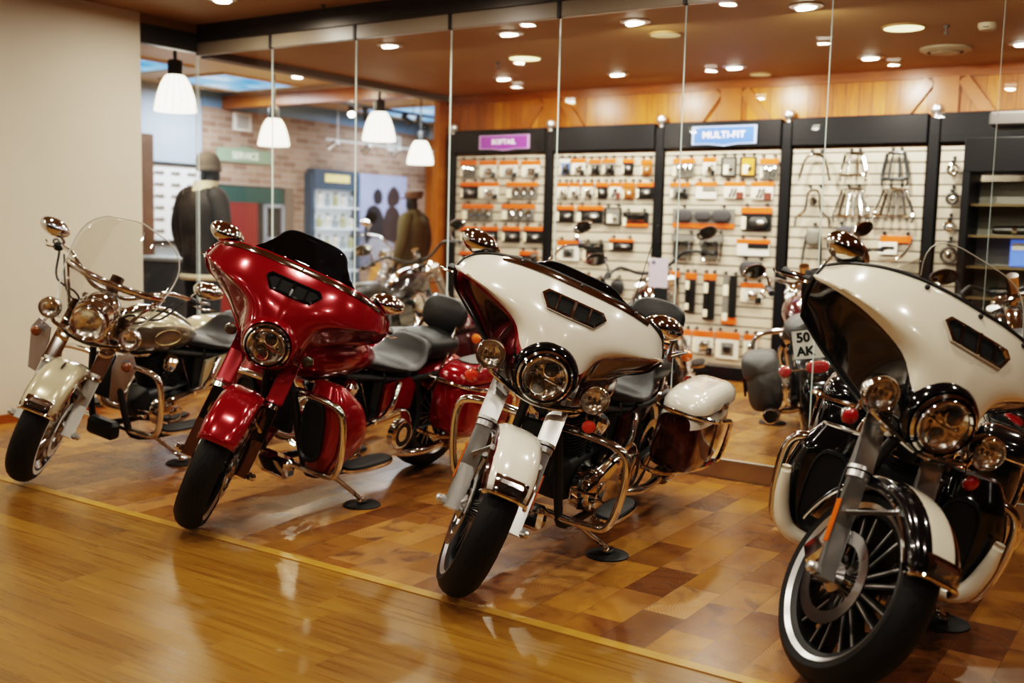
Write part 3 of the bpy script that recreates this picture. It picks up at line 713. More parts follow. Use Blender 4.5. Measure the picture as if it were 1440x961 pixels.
def lamp(name, c, r, M, root, led=0, depth=0.09, shell=CHROME, dirv=(1, 0, -0.04)):
    """round lamp: chrome shell as the part, lens and light elements under it"""
    d = Vector(dirv).normalized(); x, y = frame(d)
    sh = MB().lathe([(0.0001, -depth), (r * .45, -depth * .92), (r * .8, -depth * .6), (r * .98, -depth * .15), (r * 1.0, 0.0), (r * 1.0, .012), (r * .93, .020), (r * .86, .014), (r * .85, .0)], c, d, 32, caps=False)
    so = sh.xf(M).build(name, shell, root)
    le = MB().lathe([(r * .86, .004), (r * .7, -.010), (r * .4, -.018), (0.0001, -.022)], c, d, 28, caps=False)
    lo = le.xf(M).build('reflector', LENS if led != 3 else LENS, so)
    c = Vector(c)
    if led == 1:      # headlight with two dark projectors and side clusters
        e = MB()
        for s in (-1, 1):
            e.lathe([(r * .33, .006), (r * .35, .012), (r * .30, .014)], c + V(0, s * r * .10, s * r * .42), d, 24, 0, caps=False)
            e.lathe([(r * .30, .010), (r * .20, .016), (0.0001, .019)], c + V(0, s * r * .10, s * r * .42), d, 20, 1, caps=False)
            for q in (-1, 0, 1): e.ball(c + d * .004 + V(0, s * r * .52, -s * r * .10 + q * r * .17), (r * .06, r * .09, r * .075), 8, 1)
        e.tube([c + d * .006 + V(0, -r * .8, r * .08), c + d * .010, c + d * .006 + V(0, r * .8, -r * .08)], r * .05, 6, 0)
        e.xf(M).build('projector', [CHROME, LENSDARK], so)
        rg = MB().lathe([(r * .99, -.01), (r * 1.06, -.008), (r * 1.06, .010), (r * 1.0, .014)], c, d, 32, 0, caps=False)
        rg.lathe([(r * 1.06, -.02), (r * 1.17, -.016), (r * 1.16, .004), (r * 1.07, .012)], c, d, 32, 1, caps=False)
        rg.xf(M).build('trim_ring', [PAINTBLACK, CHROME], so)
    elif led == 2:    # passing lamp with three bars
        e = MB()
        for q in (-1, 0, 1): e.box(c + d * .000 + V(0, q * r * .36, 0), (.012, r * .20, r * .42), 0, .004)
        for q in (-1, 0, 1): e.box(c + d * .006 + V(0, q * r * .36, 0), (.006, r * .10, r * .30), 1, .002)
        e.xf(M).build('led_bars', [CHROME, LENSDARK], so)
    elif led == 3:    # plain bulb
        MB().ball(c + d * -.002, (r * .16,) * 3, 10).xf(M).build('bulb', CHROME, so)
    MB().lathe([(r * .86, .008), (r * .6, .020), (r * .3, .026), (0.0001, .028)], c, d, 28, caps=False).xf(M).build('lens', CLEARLENS, so)
    return so
def indicator(c, r, M, root, m, dirv=(1, 0, 0)):
    d = Vector(dirv).normalized()
    s = MB().lathe([(0.0001, -r * 1.3), (r * .6, -r * 1.2), (r * 1.0, -r * .3), (r * 1.06, 0), (r * 1.0, .003)], c, d, 18, caps=False).xf(M).build('turn_signal', CHROME, root)
    MB().lathe([(r * 1.0, .002), (r * .85, r * .4), (r * .4, r * .62), (0.0001, r * .66)], c, d, 18, caps=False).xf(M).build('lens', m, s)
def mirror_part(c, M, root, s, d=(1, 0, 0.05), shell=CHROME, base=None):
    """teardrop mirror: chrome back facing forwards, glass to the rear, on a bent stem"""
    c = Vector(c); b = MB(); rings = []
    sec = [(-.020, .92), (-.010, 1.0), (.012, .93), (.032, .70), (.044, .35), (.047, .02)]
    for dx, k in sec:
        rings.append([c + V(dx, s * (.085 * k * math.cos(2 * PI * i / 20)), .050 * k * (math.sin(2 * PI * i / 20) + .15 * math.cos(2 * PI * i / 20))) for i in range(20)])
    b.loft(rings)
    b.tube([c + V(.0, -s * .04, -.03), c + V(-.01, -s * .07, -.06), base if base is not None else c + V(-.03, -s * .07, -.13)], .008, 8, sm=4)
    o = b.xf(M).build('mirror', shell, root)
    g = MB(); g.loft([[c + V(-.0205, s * .078 * math.cos(2 * PI * i / 20), .045 * (math.sin(2 * PI * i / 20) + .15 * math.cos(2 * PI * i / 20))) for i in range(20)], [c + V(-.0235, s * .074 * math.cos(2 * PI * i / 20), .042 * (math.sin(2 * PI * i / 20) + .15 * math.cos(2 * PI * i / 20))) for i in range(20)]])
    g.xf(M).build('mirror_glass', mat('mirror_glass', (0.7, 0.7, 0.7), 0.02, 1.0), o)
def tank_rows(xs):
    rings = []
    for (x, w, zb, zt) in xs:
        ring = []
        for k in range(28):
            a = 2 * PI * k / 28; c, s = math.cos(a), math.sin(a)
            yy = w * math.copysign(abs(c) ** .8, c); zz = (zb + zt) / 2 + (zt - zb) / 2 * math.copysign(abs(s) ** .85, s)
            ring.append(V(x, yy * (1 - .12 * max(0, -s)), zz))
        rings.append(ring)
    return rings
def smooth_rings(rings, k=4):
    cols = [catmull(c, k) for c in zip(*rings)]
    return [list(r) for r in zip(*cols)]
def rrbox(c, d, axis='x', n=28, p=3.2, taper=(1, 1), k=8, dome=.0):
    """rounded pillow / box as rings along an axis"""
    rings = []
    for i in range(k + 1):
        t = -1 + 2 * i / k; e = max(.02, (1 - abs(t) ** 4.5)) ** .38
        f = taper[0] + (taper[1] - taper[0]) * (t + 1) / 2
        ring = []
        for (a, b_) in superellipse(0, 0, d[1] / 2 * e * f, d[2] / 2 * e * f, n, p):
            q = V(t * d[0] / 2, a, b_)
            if axis == 'y': q = V(a, t * d[0] / 2, b_)
            if axis == 'z': q = V(a, b_, t * d[0] / 2)
            ring.append(Vector(c) + q)
        rings.append(ring)
    return rings
def rod(b, p, q, r=.006, mi=0): b.tube([p, q], r, 7, mi)

def motorcycle(name, label, pos, yaw, lean, steer, o):
    """heavy cruiser seen from any side. o: options. Bike frame: x forward, y to the rider's left hand, z up"""
    g = o.get; I = Matrix.Identity(4)
    S = Matrix.Translation(SP0) @ Matrix.Rotation(R(steer), 4, SAX) @ Matrix.Translation(-SP0)
    root = empty(name, (0, 0, 0), label=label, cat='motorcycle', group=g('group'))
    far = g('far', False)
    paint, paint2, band = g('paint', RED), g('paint2', RED), g('band', RED)
    Rf, Rr = g('Rf', .318), g('Rr', .318); wf = g('wf', .13)
    # --- wheels
    wheel('front_wheel', WB, Rf, g('rimf', .245), wf, g('wheel', 'dark'), S, root, g('white'), g('discs', (-1, 1)))
    wheel('rear_wheel', -WB, Rr, .215, .18, g('wheel', 'dark'), I, root, g('white'), (1,))
    # --- fork
    fd = V(-math.sin(R(29)), 0, math.cos(R(29)))
    for s in (-1, 1):
        ax = V(WB + .012, s * .122, Rf)
        b = MB().tube([ax - fd * .02, ax + fd * .33], [.033, .033], 16).lathe([(.037, 0), (.037, .02), (.033, .022)], ax + fd * .31, fd, 16)
        b.tube([ax + V(0, s * -.03, 0), ax + V(0, s * .045, 0)], .021, 14).lathe([(.015, .045), (.017, .060), (.010, .068), (.0001, .069)], ax, (0, s, 0), 12)
        b.box(ax + fd * .10 + V(-.045, 0, 0), (.05, .03, .08), 0, .01)
        b.tube([ax + fd * .20 + V(-.01, -s * .02, 0), ax + fd * .20 + V(-.03, -s * .05, .0)], .017, 10)
        leg = b.xf(S).build('fork_leg', g('slider', STEEL), root)
        if g('bare_tube'):
            MB().tube([ax + fd * .30, ax + fd * .70], .0235, 14).xf(S).build('fork_tube', CHROME, leg)
        MB().tube([ax + fd * g('cov0', .335), ax + fd * .66], .039, 18).lathe([(.041, 0), (.041, .012)], ax + fd * g('cov0', .335), fd, 18).xf(S).build('fork_cover', g('cover', STEEL), leg)
        if g('discs', (-1, 1)):
            MB().box(ax + V(-.14, -s * .030, .02), (.085, .05, .11), 0, .014, Matrix.Rotation(R(25), 3, 'Y')).xf(S).build('brake_caliper', g('caliper', CHROME), leg)
            MB().tube([ax + V(-.14, -s * .02, .07), ax + V(-.12, s * .02, .16), ax + fd * .30 + V(-.05, s * .02, 0), ax + fd * .55 + V(-.05, -s * .02, 0)], .0045, 6, sm=4).xf(S).build('brake_hose', RUBBER, leg)
        if g('side_reflector'):
            MB().box(ax + fd * .16 + V(.0, s * .036, 0), (.022, .006, .14), 0, .002, Matrix.Rotation(R(-29), 3, 'Y')).xf(S).build('side_reflector', AMBER, leg, label='amber reflector strip')
    b = MB()
    c0 = V(WB + .012, 0, Rf) + fd * .60
    b.box(c0, (.05, .30, .035), 0, .012, Matrix.Rotation(R(-29), 3, 'Y'))
    b.box(c0 + fd * .10, (.05, .26, .03), 0, .012, Matrix.Rotation(R(-29), 3, 'Y'))
    b.tube([c0 - fd * .08, c0 + fd * .26], .035, 14)
    for q in (-.02, .025): b.tube([c0 + V(.035, -.15, q - .07), c0 + V(.045, 0, q - .065), c0 + V(.035, .15, q - .07)], .007, 8, sm=4)
    b.xf(S).build('fork_yoke', CHROME, root)
    # --- front mudguard
    fc = V(WB, 0, Rf); fr = Rf + .035
    rows = fender_arc(fc, fr, g('fen0', 37), g('fen1', 172), wf / 2 + .030, .055, tip=.12)
    mcount = len(rows[0])
    def fm(i, k): return 1 if (k < g('band_n', 1) or k >= mcount - 1 - g('band_n', 1)) else 0
    fo = solid(MB().grid(rows, 0, fm).xf(S).build('front_fender', [paint, band], root, 60), .004)
    if g('fender_tip', True):
        e = rows[0]; nrm = (e[5] - fc).normalized(); dn = V(nrm.z, 0, -nrm.x)
        t = MB(); t.tube([p + dn * .004 for p in e], .009, 8, 0, sm=2)
        e2 = rows[2]; t.loft([[p + (p - fc).normalized() * .006 for p in e[2:-2]], [p + (p - fc).normalized() * .016 for p in rows[1][2:-2]], [p + (p - fc).normalized() * .010 for p in e2[2:-2]]], 0, closed=False, caps=False)
        to = t.xf(S).build('fender_tip', CHROME, fo)
        mid = [[a.lerp(b, .25) for a, b in zip(rows[0][3:-3], rows[1][3:-3])], rows[1][3:-3], [a.lerp(b, .6) for a, b in zip(rows[1][3:-3], rows[2][3:-3])]]
        MB().loft([[p + (p - fc).normalized() * (.020 if i == 1 else .012) for p in r_] for i, r_ in enumerate(mid)], 0, closed=False, caps=False).xf(S).build('tip_lens', LENS, to)
        tr = MB()
        for s in (0, -1): tr.tube([r_[s] + (r_[s] - fc).normalized() * -.004 for r_ in rows], .0055, 6)
        tr.xf(S).build('fender_trim', CHROME, fo)
    if g('fender_badge'):
        q = rows[9][mcount // 2]; nn = (q - fc).normalized()
        MB().ball(q + nn * .012, (.035, .006, .014), 12, rot=Matrix.Rotation(-math.atan2(nn.x, nn.z) * -1, 3, 'Y')).xf(S).build('fender_badge', DARKSTEEL, fo)
    bk = MB()
    for s in (-1, 1):
        ax = V(WB + .012, s * .122, Rf) + fd * .20
        bk.tube([ax, fc + V(fr * math.cos(R(75)), s * (wf / 2 + .028), fr * math.sin(R(75)) - .05)], .010, 8)
    bk.xf(S).build('fender_bracket', g('slider', STEEL), fo)
    # --- lamps
    hc = V(g('hx', .690), 0, .866)
    lamp('headlight', hc, g('hr', .091), S, root, g('head', 1))
    if g('passing', True):
        lb = MB(); lb.tube([(.60, -.215, .800), (.645, -.16, .785), (.665, 0, .752), (.645, .16, .785), (.60, .215, .800)], .013, 8, sm=5, flat=.8)
        lb.box((.60, 0, .765), (.05, .24, .05), 0, .02)
        for s in (-1, 1): lb.tube([(.60, s * .215, .79), (.61, s * .222, .82)], .012, 8).tube([(.60, s * .218, .79), (.615, s * .235, .745)], .009, 8)
        lb.xf(S).build('lamp_bar', CHROME, root)
        for s in (-1, 1):
            lamp('passing_lamp', V(.648, s * g('ly', .215),   .855), .058, S, root, g('pass', 2), .075)
            if g('signals', True): indicator(V(.635, s * .245, g('sigz', .745)), .027, S, root, g('sigm', ORANGEL))
    if g('fork_signals'):
        for s in (-1, 1):
            indicator(V(.61, s * .185, .845), .027, S, root, mat('smoked_lens', (.05, .035, .02), .15, 0, 1))
    # --- batwing fairing turning with the fork
    if g('fairing'):
        rows = [[V(p.x, -p.y, p.z) for p in r_[:0:-1]] + r_ for r_ in _BR]
        seam = g('seam', 20); nc = len(rows[0])
        def fmf(i, k):
            if g('pin') and seam - 2 <= i < seam: return 2
            return 0 if i < seam else 1
        fo = solid(MB().grid(rows, 0, fmf).xf(S).build('fairing', [paint, g('under', paint2), g('pin') or paint], root, 50), .006, 1)
        edge = rows[0] + [r_[-1] for r_ in rows[1:]] + rows[-1][::-1][1:] + [r_[0] for r_ in rows[::-1][1:-1]]
        MB().tube(edge, .0065, 6, closed=True).xf(S).build('edge_strip', g('edgem', SATIN), fo)
        # inner shell towards the rider
        inn_ = [[V(p.x - .05 - .10 * math.sin(PI * j / (len(rows) - 1)), p.y * .93, p.z * .985 + .012) for p in r_] for j, r_ in enumerate(rows[:-2])]
        io = MB().grid(inn_).xf(S).build('inner_fairing', SATIN, fo, 50)
        gb = MB()
        for s in (-1, 1): gb.lathe([(.058, 0), (.058, .012), (.05, .015), (.048, .010), (.0001, .010)], (.40, s * .075, 1.10), (-1, 0, .45), 20)
        gb.box((.42, 0, 1.03), (.02, .17, .10), 0, .01)
        gb.xf(S).build('dash_gauges', [DARKSTEEL], io)
        # headlight bay, black ring of the nacelle
        MB().lathe([(.135, -.065), (.128, -.035), (.120, -.014), (.111, -.004), (.104, -.02)], hc, (1, 0, -.04), 36, caps=False).xf(S).build('headlight_bay', g('bay', PAINTBLACK), fo)
        # air slot
        hex_ = [(-.122, .008), (-.104, .024), (.104, .024), (.122, .008), (.088, -.024), (-.088, -.024)]
        def on(y, dz, lift):
            p, nn = bat_at(1.35 - dz / .085, y); return p + nn * lift
        def ringh(kx, lift): 
            out = []
            for i in range(6):
                a, b2 = hex_[i], hex_[(i + 1) % 6]
                for t in range(6): out.append(on((a[0] + (b2[0] - a[0]) * t / 6) * kx, (a[1] + (b2[1] - a[1]) * t / 6) * (1 - (1 - kx) * (3.0 if kx > .96 else 1.0) - (.05 if kx <= .96 else 0)), lift))
            return out
        vo = MB().loft([ringh(1.10, .001), ringh(1.09, .012), ringh(1.0, .014), ringh(.97, .004)], caps=False).xf(S).build('air_slot', g('slotm', CHROME), fo, 50)
        fb = MB(); fb.loft([ringh(.985, .004), ringh(.70, .005), ringh(.35, .005), ringh(.02, .005)], caps=False); fb.xf(S).build('slot_opening', mat('slot_black', (0.002, 0.002, 0.002), .8), vo)
        fn = MB()
        for yy in (-.065, 0.0, .065): fn.tube([on(yy, .03, .010), on(yy, -.03, .010)], .007 if yy == 0 else .004, 6)
        fn.xf(S).build('slot_grille', g('slotm', CHROME), vo)
        # trim along the top edge and screen
        hw = g('screen_w', .27); tw = g('trim_w', .31)
        if g('top_trim', True):
            tr = []
            for lift, dv in ((.004, .0), (.008, .12), (.004, .34)):
                tr.append([(lambda q: q[0] + q[1] * lift)(bat_at(dv + .02, -tw + tw * 2 * i / 40)) for i in range(41)])
            tm_ = MB().grid(tr).xf(S).build('screen_trim', CHROME, fo, 60)
            bb = MB()
            for yy in (-.24, 0, .24):
                p, nn = bat_at(.16, yy); bb.ball(p + nn * .008, .007, 8)
            bb.xf(S).build('trim_bolts', DARKSTEEL, tm_)
        else:
            bb = MB()
            for yy in (-.20, .0, .20):
                p, nn = bat_at(.25, yy); bb.ball(p + nn * .003, .009, 10)
            bb.xf(S).build('screen_bolts', SATIN, fo)
        if g('screen_h'):
            H_ = g('screen_h'); rows2 = []
            for j in range(9):
                t = j / 8; row = []
                for i in range(25):
                    s = -1 + 2 * i / 24; y = s * hw * (1 - .10 * t - .25 * t * t * abs(s) ** 3); p, nn = bat_at(.05, y)
                    hh = H_ * t * (1 - abs(s) ** 4.0 * .92)
                    row.append(V(p.x - .75 * hh - .02 * t, y, p.z + hh * .85))
                rows2.append(row)
            so = solid(MB().grid(rows2).xf(S).build('windscreen', g('screenm', SMOKE), fo, 60), .004)
            MB().tube([r_[0] for r_ in rows2] + rows2[-1][1:-1] + [r_[-1] for r_ in rows2[::-1]], g('edge_r', .0035), 6).xf(S).build('screen_edge', g('scredge', SATIN), so)
    # --- tall touring windscreen with chrome brackets
    if g('shield'):
        H0, rows2 = .80, []
        for j in range(15):
            t = j / 14; z = .82 + .57 * t
            wd = .20 + .085 * math.sin(min(1, t * 1.4) * PI / 2); row = []
            if t > .55: wd *= math.sqrt(max(0.0, 1 - ((t - .55) / .45) ** 2.6))
            wd = max(wd, .02)
            if t < .2: wd *= .80 + t
            for i in range(21):
                s = -1 + 2 * i / 20; row.append(V(.68 - .30 * t - .10 * (s * wd / .28) ** 2, s * wd, z))
            rows2.append(row)
        so = MB().grid(rows2).xf(S).build('windscreen', SCREEN, root, 60); solid(so, .004)
        MB().tube([r_[0] for r_ in rows2] + rows2[-1][1:-1] + [r_[-1] for r_ in rows2[::-1]], .0035, 6).xf(S).build('screen_edge', mat('screen_edge', rgb('c9c6bd'), .15), so)
        bb = MB(); rw = rows2[6]
        bb.grid([[p + V(.006, 0, -.020) for p in rw], [p + V(.009, 0, 0) for p in rw], [p + V(.006, 0, .020) for p in rw]])
        for s in (0, -1):
            y = rw[s].y; bb.tube([rw[s] + V(-.01, 0, 0), V(.52, y * .8, 1.0), V(.56, y * .55, .86)], .010, 8, sm=4)
        solid(bb.xf(S).build('screen_bracket', CHROME, so), .003)
    # --- chrome lamp nacelle
    if g('nacelle'):
        rings = smooth_rings([[V(x, a, z0 + b_) for a, b_ in superellipse(0, 0, w_, h_, 24, 2.3)] for x, z0, w_, h_ in ((hx_, .865 + (.66 - hx_) * .12, w2, h2) for hx_, w2, h2 in ((.665, .100, .100), (.62, .112, .110), (.56, .118, .118), (.50, .105, .110), (.45, .08, .09)))])
        MB().loft(rings).xf(S).build('lamp_nacelle', CHROME, root)
        for s in (-1, 1):
            MB().prism([(-.02, .03), (.06, .05), (.095, -.03), (.055, -.29), (.005, -.29), (-.03, -.06)], (.62, s * .20, .72), (-.35, s * .94, 0), (.30, 0, .95), .008, 0, .002).xf(S).build('wind_deflector', g('deflm', mat('frosted_deflector', rgb('bcbac0'), .25, .35)), root)
    # --- bars, grips, levers
    bh = g('bar_h', 1.02); bs = g('bar_sweep', .20); bw = g('bar_w', .40)
    bar = MB().tube([(.47, 0, bh - .06), (.47, .10, bh - .05), (.43, .22, bh + .02), (.36, bw - .09, bh + .035), (.36 - bs * .6, bw + .02, bh), (.36 - bs, bw + .06, bh - .02)], .0125, 10, sm=5).mirror_y()
    bo = bar.xf(S).build('handlebar', g('barm', CHROME), root)
    for s in (-1, 1):
        p0 = V(.36 - bs * .55, s * (bw + .012), bh + .002); p1 = V(.36 - bs * 1.08, s * (bw + .066), bh - .024)
        MB().tube([p0, p1], .019, 12).xf(S).build('grip', RUBBER, bo)
        MB().box(p0 + V(.025, -s * .01, 0), (.05, .05, .045), 0, .012).xf(S).build('switch_pod', g('podm', SATIN), bo)
        MB().tube([p0 + V(.05, 0, -.005), p0 + V(.045, s * .05, -.012), p1 + V(.035, s * .03, -.012), p1 + V(.02, s * .05, -.008)], [.007, .008, .006, .004], 8, sm=4, flat=.7).xf(S).build('lever', g('leverm', CHROME), bo)
    if g('mirrors', True):
        for s in (-1, 1):
            mc = g('mir', (.33, .405, 1.165)); c = V(mc[0], s * mc[1], mc[2])
            mirror_part(c, S, root, s, shell=g('mirm', CHROME), base=V(.36 - bs * .5, s * (bw + .0), bh + .01))
    if not g('fairing') and not far:
        cb = MB()
        for s in (-1, 1):
            cb.tube([(.33, s * (bw - .03), bh), (.46, s * .28, bh - .10), (.52, s * .14, .93), (.50, s * .08, .80), (.42, s * .07, .66)], .006, 6, sm=5)
            cb.tube([(.34, s * (bw - .06), bh), (.45, s * .22, bh - .14), (.50, s * .11, .86), (.44, s * .05, .70)], .005, 6, sm=5)
        cb.xf(S).build('control_cables', RUBBER, bo)
    # --- frame
    fb = MB()
    fb.tube([(.60, 0, .82), (.50, 0, .70), (.52, 0, .86)], .035, 12)
    for s in (-1, 1):
        fb.tube([(.53, s * .03, .80), (.47, s * .09, .60), (.40, s * .13, .32), (.30, s * .14, .20), (-.10, s * .15, .19), (-.42, s * .15, .24), (-.50, s * .14, .40), (-.44, s * .12, .62)], .019, 10, sm=4)
        fb.tube([(.50, s * .03, .76), (.10, s * .08, .66), (-.40, s * .13, .60), (-.85, s * .14, .62)], .016, 8, sm=4)
        fb.tube([(-.40, s * .13, .30), (-WB, s * .14, Rr)], .020, 10)
    fb.box((-.30, 0, .50), (.34, .24, .26), 0, .03)
    fb.box((.44, 0, .52), (.03, .16, .22), 0, .01)
    fb.build('frame', SATIN, root)
    # --- engine
    en = MB().loft(rrbox((.02, 0, .345), (.46, .20, .22), 'x', 24, 4))
    en.loft(rrbox((-.30, 0, .37), (.30, .19, .20), 'x', 24, 4))
    eo = en.build('engine', DARKSTEEL if g('engine_dark') else mat('engine_black', (.02, .02, .02), .4), root)
    for s in (1, -1):
        d = V(math.sin(R(22.5)) * s, 0, math.cos(R(22.5))); b_ = V(.055 + .03 * s, 0, .43)
        c = MB(); pr = []
        for k in range(13):
            h = .02 + k * .0165; pr += [(.062, h), (.090, h + .002), (.090, h + .007), (.062, h + .009)]
        c.lathe(pr, b_, d, 24, 0)
        co = c.build('cylinder', mat('fin_black', (.03, .03, .03), .35, .3), eo, 30)
        rings = rrbox((0, 0, 0), (.085, .20, .165), 'z', 24, 3); Mx = Matrix.Translation(b_ + d * .275) @ Matrix.Rotation(R(22.5) * s, 4, 'Y')
        MB().loft([[Mx @ p for p in r_] for r_ in rings]).build('rocker_cover', CHROME, eo)
    pc = MB()                                     # primary case on the rider's left
    out = []
    for (cx, cz, r_, a0, a1) in ((.10, .32, .100, -80, 80), (-.27, .335, .135, 90, 270)):
        for k in range(13): a = R(a0 + (a1 - a0) * k / 12); out.append((cx + r_ * math.cos(a), cz + r_ * math.sin(a)))
    out = [(x, z) for x, z in out]
    pc.prism(out, (0, .215, 0), (-1, 0, 0), (0, 0, 1), .001)
    pc = MB(); rings = []
    cxm = sum(p[0] for p in out) / len(out); czm = sum(p[1] for p in out) / len(out)
    for (y, f) in ((.10, 1.0), (.165, 1.0), (.185, .97), (.198, .90), (.202, .78)): rings.append([V(cxm + (x - cxm) * f, y, czm + (z - czm) * f) for x, z in out])
    pc.loft(rings)
    po = pc.build('primary_cover', g('primary', CHROME), eo, 30)
    MB().lathe([(.088, .195), (.088, .218), (.078, .226), (.066, .227), (.064, .223), (.0001, .223)], (-.27, 0, .335), (0, 1, 0), 30).build('derby_cover', CHROME, po)
    MB().lathe([(.064, .2235), (.064, .2262), (.040, .2262), (.040, .2235)], (-.27, 0, .335), (0, 1, 0), 28, closed=True, caps=False).build('cover_ring', SATIN, po)
    MB().lathe([(.045, .198), (.045, .210), (.038, .214), (.0001, .214)], (.10, 0, .32), (0, 1, 0), 20).build('inspection_cover', CHROME, po)
    cc = MB()                                     # right-hand cam cover and air cleaner
    cc.prism([(.16 * math.cos(2 * PI * k / 24) * 1.0 + .02, .115 * math.sin(2 * PI * k / 24) + .37) for k in range(24)], (0, -.10, 0), (1, 0, 0), (0, 0, 1), .085, 0, .02)
    cc.build('cam_cover', CHROME, eo)
    ac = MB().loft([[V(x, -.13 - h, z) for x, z in superellipse(.04, .60, .125 * f, .085 * f, 28, 2.4)] for h, f in ((0, .95), (.045, 1), (.060, .95), (.068, .8), (.070, .4))])
    ac.build('air_cleaner', g('acm', CHROME), eo)
    MB().lathe([(.03, 0), (.045, .02), (.045, .07), (.03, .085)], (.11, .11, .56), (0, .3, 1), 16).tube([(.11, .10, .52), (.11, .12, .57)], .02, 8).build('horn_cover', CHROME, eo)
    ln = MB()
    rod(ln, (.30, .20, .36), (-.02, .20, .43), .006); ln.tube([(-.02, .17, .43), (-.02, .22, .43)], .012, 8)
    ln.tube([(.34, .16, .34), (.34, .21, .34)], .014, 8); rod(ln, (.36, .22, .38), (.24, .24, .34), .008); ln.tube([(.37, .19, .385), (.37, .27, .385)], .013, 8)
    rod(ln, (.02, .12, .62), (-.10, .15, .34), .005); rod(ln, (-.16, .12, .66), (-.22, .15, .46), .006)
    ln.tube([(-.14, .17, .43), (-.16, .20, .50), (-.20, .19, .57), (-.24, .17, .60)], .018, 10, sm=4)
    ln.build('shift_linkage', CHROME, eo)
    rg = MB().box((.425, 0, .235), (.08, .20, .10), 0, .02)
    rg.build('regulator_cover', CHROME if g('chrome_reg', True) else SATIN, root)
    # --- exhaust
    for s in (-1, 1):
        ex = MB()
        if s < 0:
            ex.tube([(.16, -.09, .55), (.28, -.17, .46), (.24, -.21, .30), (.0, -.22, .23), (-.40, -.24, .235), (-.62, -.26, .25)], .024, 10, sm=5)
            ex.tube([(-.08, -.09, .55), (-.05, -.17, .45), (-.16, -.21, .30), (-.35, -.235, .235)], .024, 10, sm=5)
        else:
            ex.tube([(-.28, .02, .22), (-.36, .16, .20), (-.46, .24, .22), (-.62, .26, .25)], .022, 10, sm=5)
        ex.tube([(-.58, s * .26, .248), (-.64, s * .26, .255), (-1.10, s * .275, .30), (-1.24, s * .28, .315), (-1.25, s * .28, .316)], [.028, .047, .049, .043, .036], 16)
        ex.build('exhaust_pipe', CHROME, root)
    # --- tank, seat
    tk = [(.50, .045, .735, .80), (.47, .085, .70, .845), (.38, .132, .655, .885), (.24, .160, .64, .895), (.06, .150, .645, .865), (-.08, .105, .655, .80), (-.17, .05, .67, .745)]
    rings = smooth_rings(tank_rows(tk), 4); nr = len(rings)
    def tmf(i, k):
        a = 2 * PI * k / 28; return 1 if math.sin(a) < g('tank_split', -2) else 0
    to = MB().loft(rings, 0, mf=tmf).build('fuel_tank', [g('tank', paint), g('tank2', paint2)], root, 60)
    con = [V(x, 0, z + .006) for x, z in ((.43, .872), (.36, .893), (.24, .902), (.06, .872), (-.08, .808), (-.15, .765))]
    MB().tube(con, [.02, .045, .05, .045, .035, .02], 12, sm=4, flat=.28).build('tank_console', g('consm', CHROME), to)
    MB().lathe([(.033, .0), (.033, .012), (.024, .018), (.0001, .019)], (.20, -.085, .885), (0, -.25, 1), 18).build('fuel_cap', CHROME, to)
    if g('tank_emblem'):
        for s in (-1, 1):
            em = MB(); ring = [V(.19 + .10 * math.cos(a) , s * .1645, .765 + .042 * math.sin(a)) for a in [2 * PI * k / 30 for k in range(30)]]
            em.tube(ring, .0025, 5, closed=True)
            em.build('tank_emblem', mat('emblem_gold', rgb('b7a070'), .3, .6), to, label='oval line emblem')
    ss = [(-.04, .085, .66, .735), (-.12, .125, .645, .735), (-.24, .165, .635, .705), (-.36, .185, .635, .690), (-.45, .175, .64, .735), (-.50, .150, .65, .80), (-.54, .14, .66, .812)]
    so = MB().loft(smooth_rings(tank_rows(ss), 4)).build('rider_seat', g('seatm', LEATHER), root, 60)
    if g('pillion', True):
        s2 = [(-.50, .10, .67, .80), (-.56, .145, .665, .825), (-.68, .155, .66, .825), (-.80, .14, .66, .815), (-.88, .09, .67, .785)]
        MB().loft(smooth_rings(tank_rows(s2), 4)).build('pillion_seat', g('seatm', LEATHER), root, 60)
    # --- rear mudguard, side covers
    rows = fender_arc(V(-WB, 0, Rr), Rr + .045, 40, 205, .125, .075, tip=0)
    rf = solid(MB().grid(rows).build('rear_fender', g('rearm', paint2), root, 60), .004)
    tl = MB().loft(rrbox((-WB - .36, 0, .56), (.07, .13, .075), 'x', 20, 3)).build('tail_lamp', CHROME, rf)
    MB().loft(rrbox((-WB - .385, 0, .56), (.05, .12, .065), 'x', 20, 3)).build('lens', REDLENS, tl)
    if g('rear_signals', True):
        rb2 = MB().tube([(-WB - .36, -.17, .55), (-WB - .36, .17, .55)], .010, 8).build('signal_bar', CHROME, rf)
        for s in (-1, 1): indicator(V(-WB - .37, s * .175, .55), .033, I, root, g('rearsig', AMBER), (-1, 0, 0))
    for s in (-1, 1):
        MB().prism([(-.02, .0), (.24, .02), (.27, .14), (.20, .20), (.0, .17)], (-.16, s * .150, .42) if s > 0 else (-.16, s * .150 - .02, .42), (-1, 0, 0), (0, 0, 1), -.02 if s > 0 else -.02, 0, 0).build('side_cover', g('sidem', paint2), root)
    if g('plate'):
        px = -WB - .45
        pl = MB().box((px, 0, .70), (.006, .245, .165), 0, 0).build('license_plate', [LICENSE_BG], root, flat=True)
        Mp = Matrix(((0, 0, -1, px - .004), (-1, 0, 0, 0), (0, 1, 0, .70), (0, 0, 0, 1)))
        tb = MB()
        for txt, dx, dy, sz in g('plate'): text_mb(txt, sz, Mp @ Matrix.Translation((dx, dy, 0)), .0008, 0, tb, bold=.003)
        tb.build('plate_characters', INK, pl, flat=True)
        MB().tube([(px - .004, -.121, .619), (px - .004, .121, .619), (px - .004, .121, .781), (px - .004, -.121, .781)], .0035, 6, closed=True).build('plate_border', INK, pl)
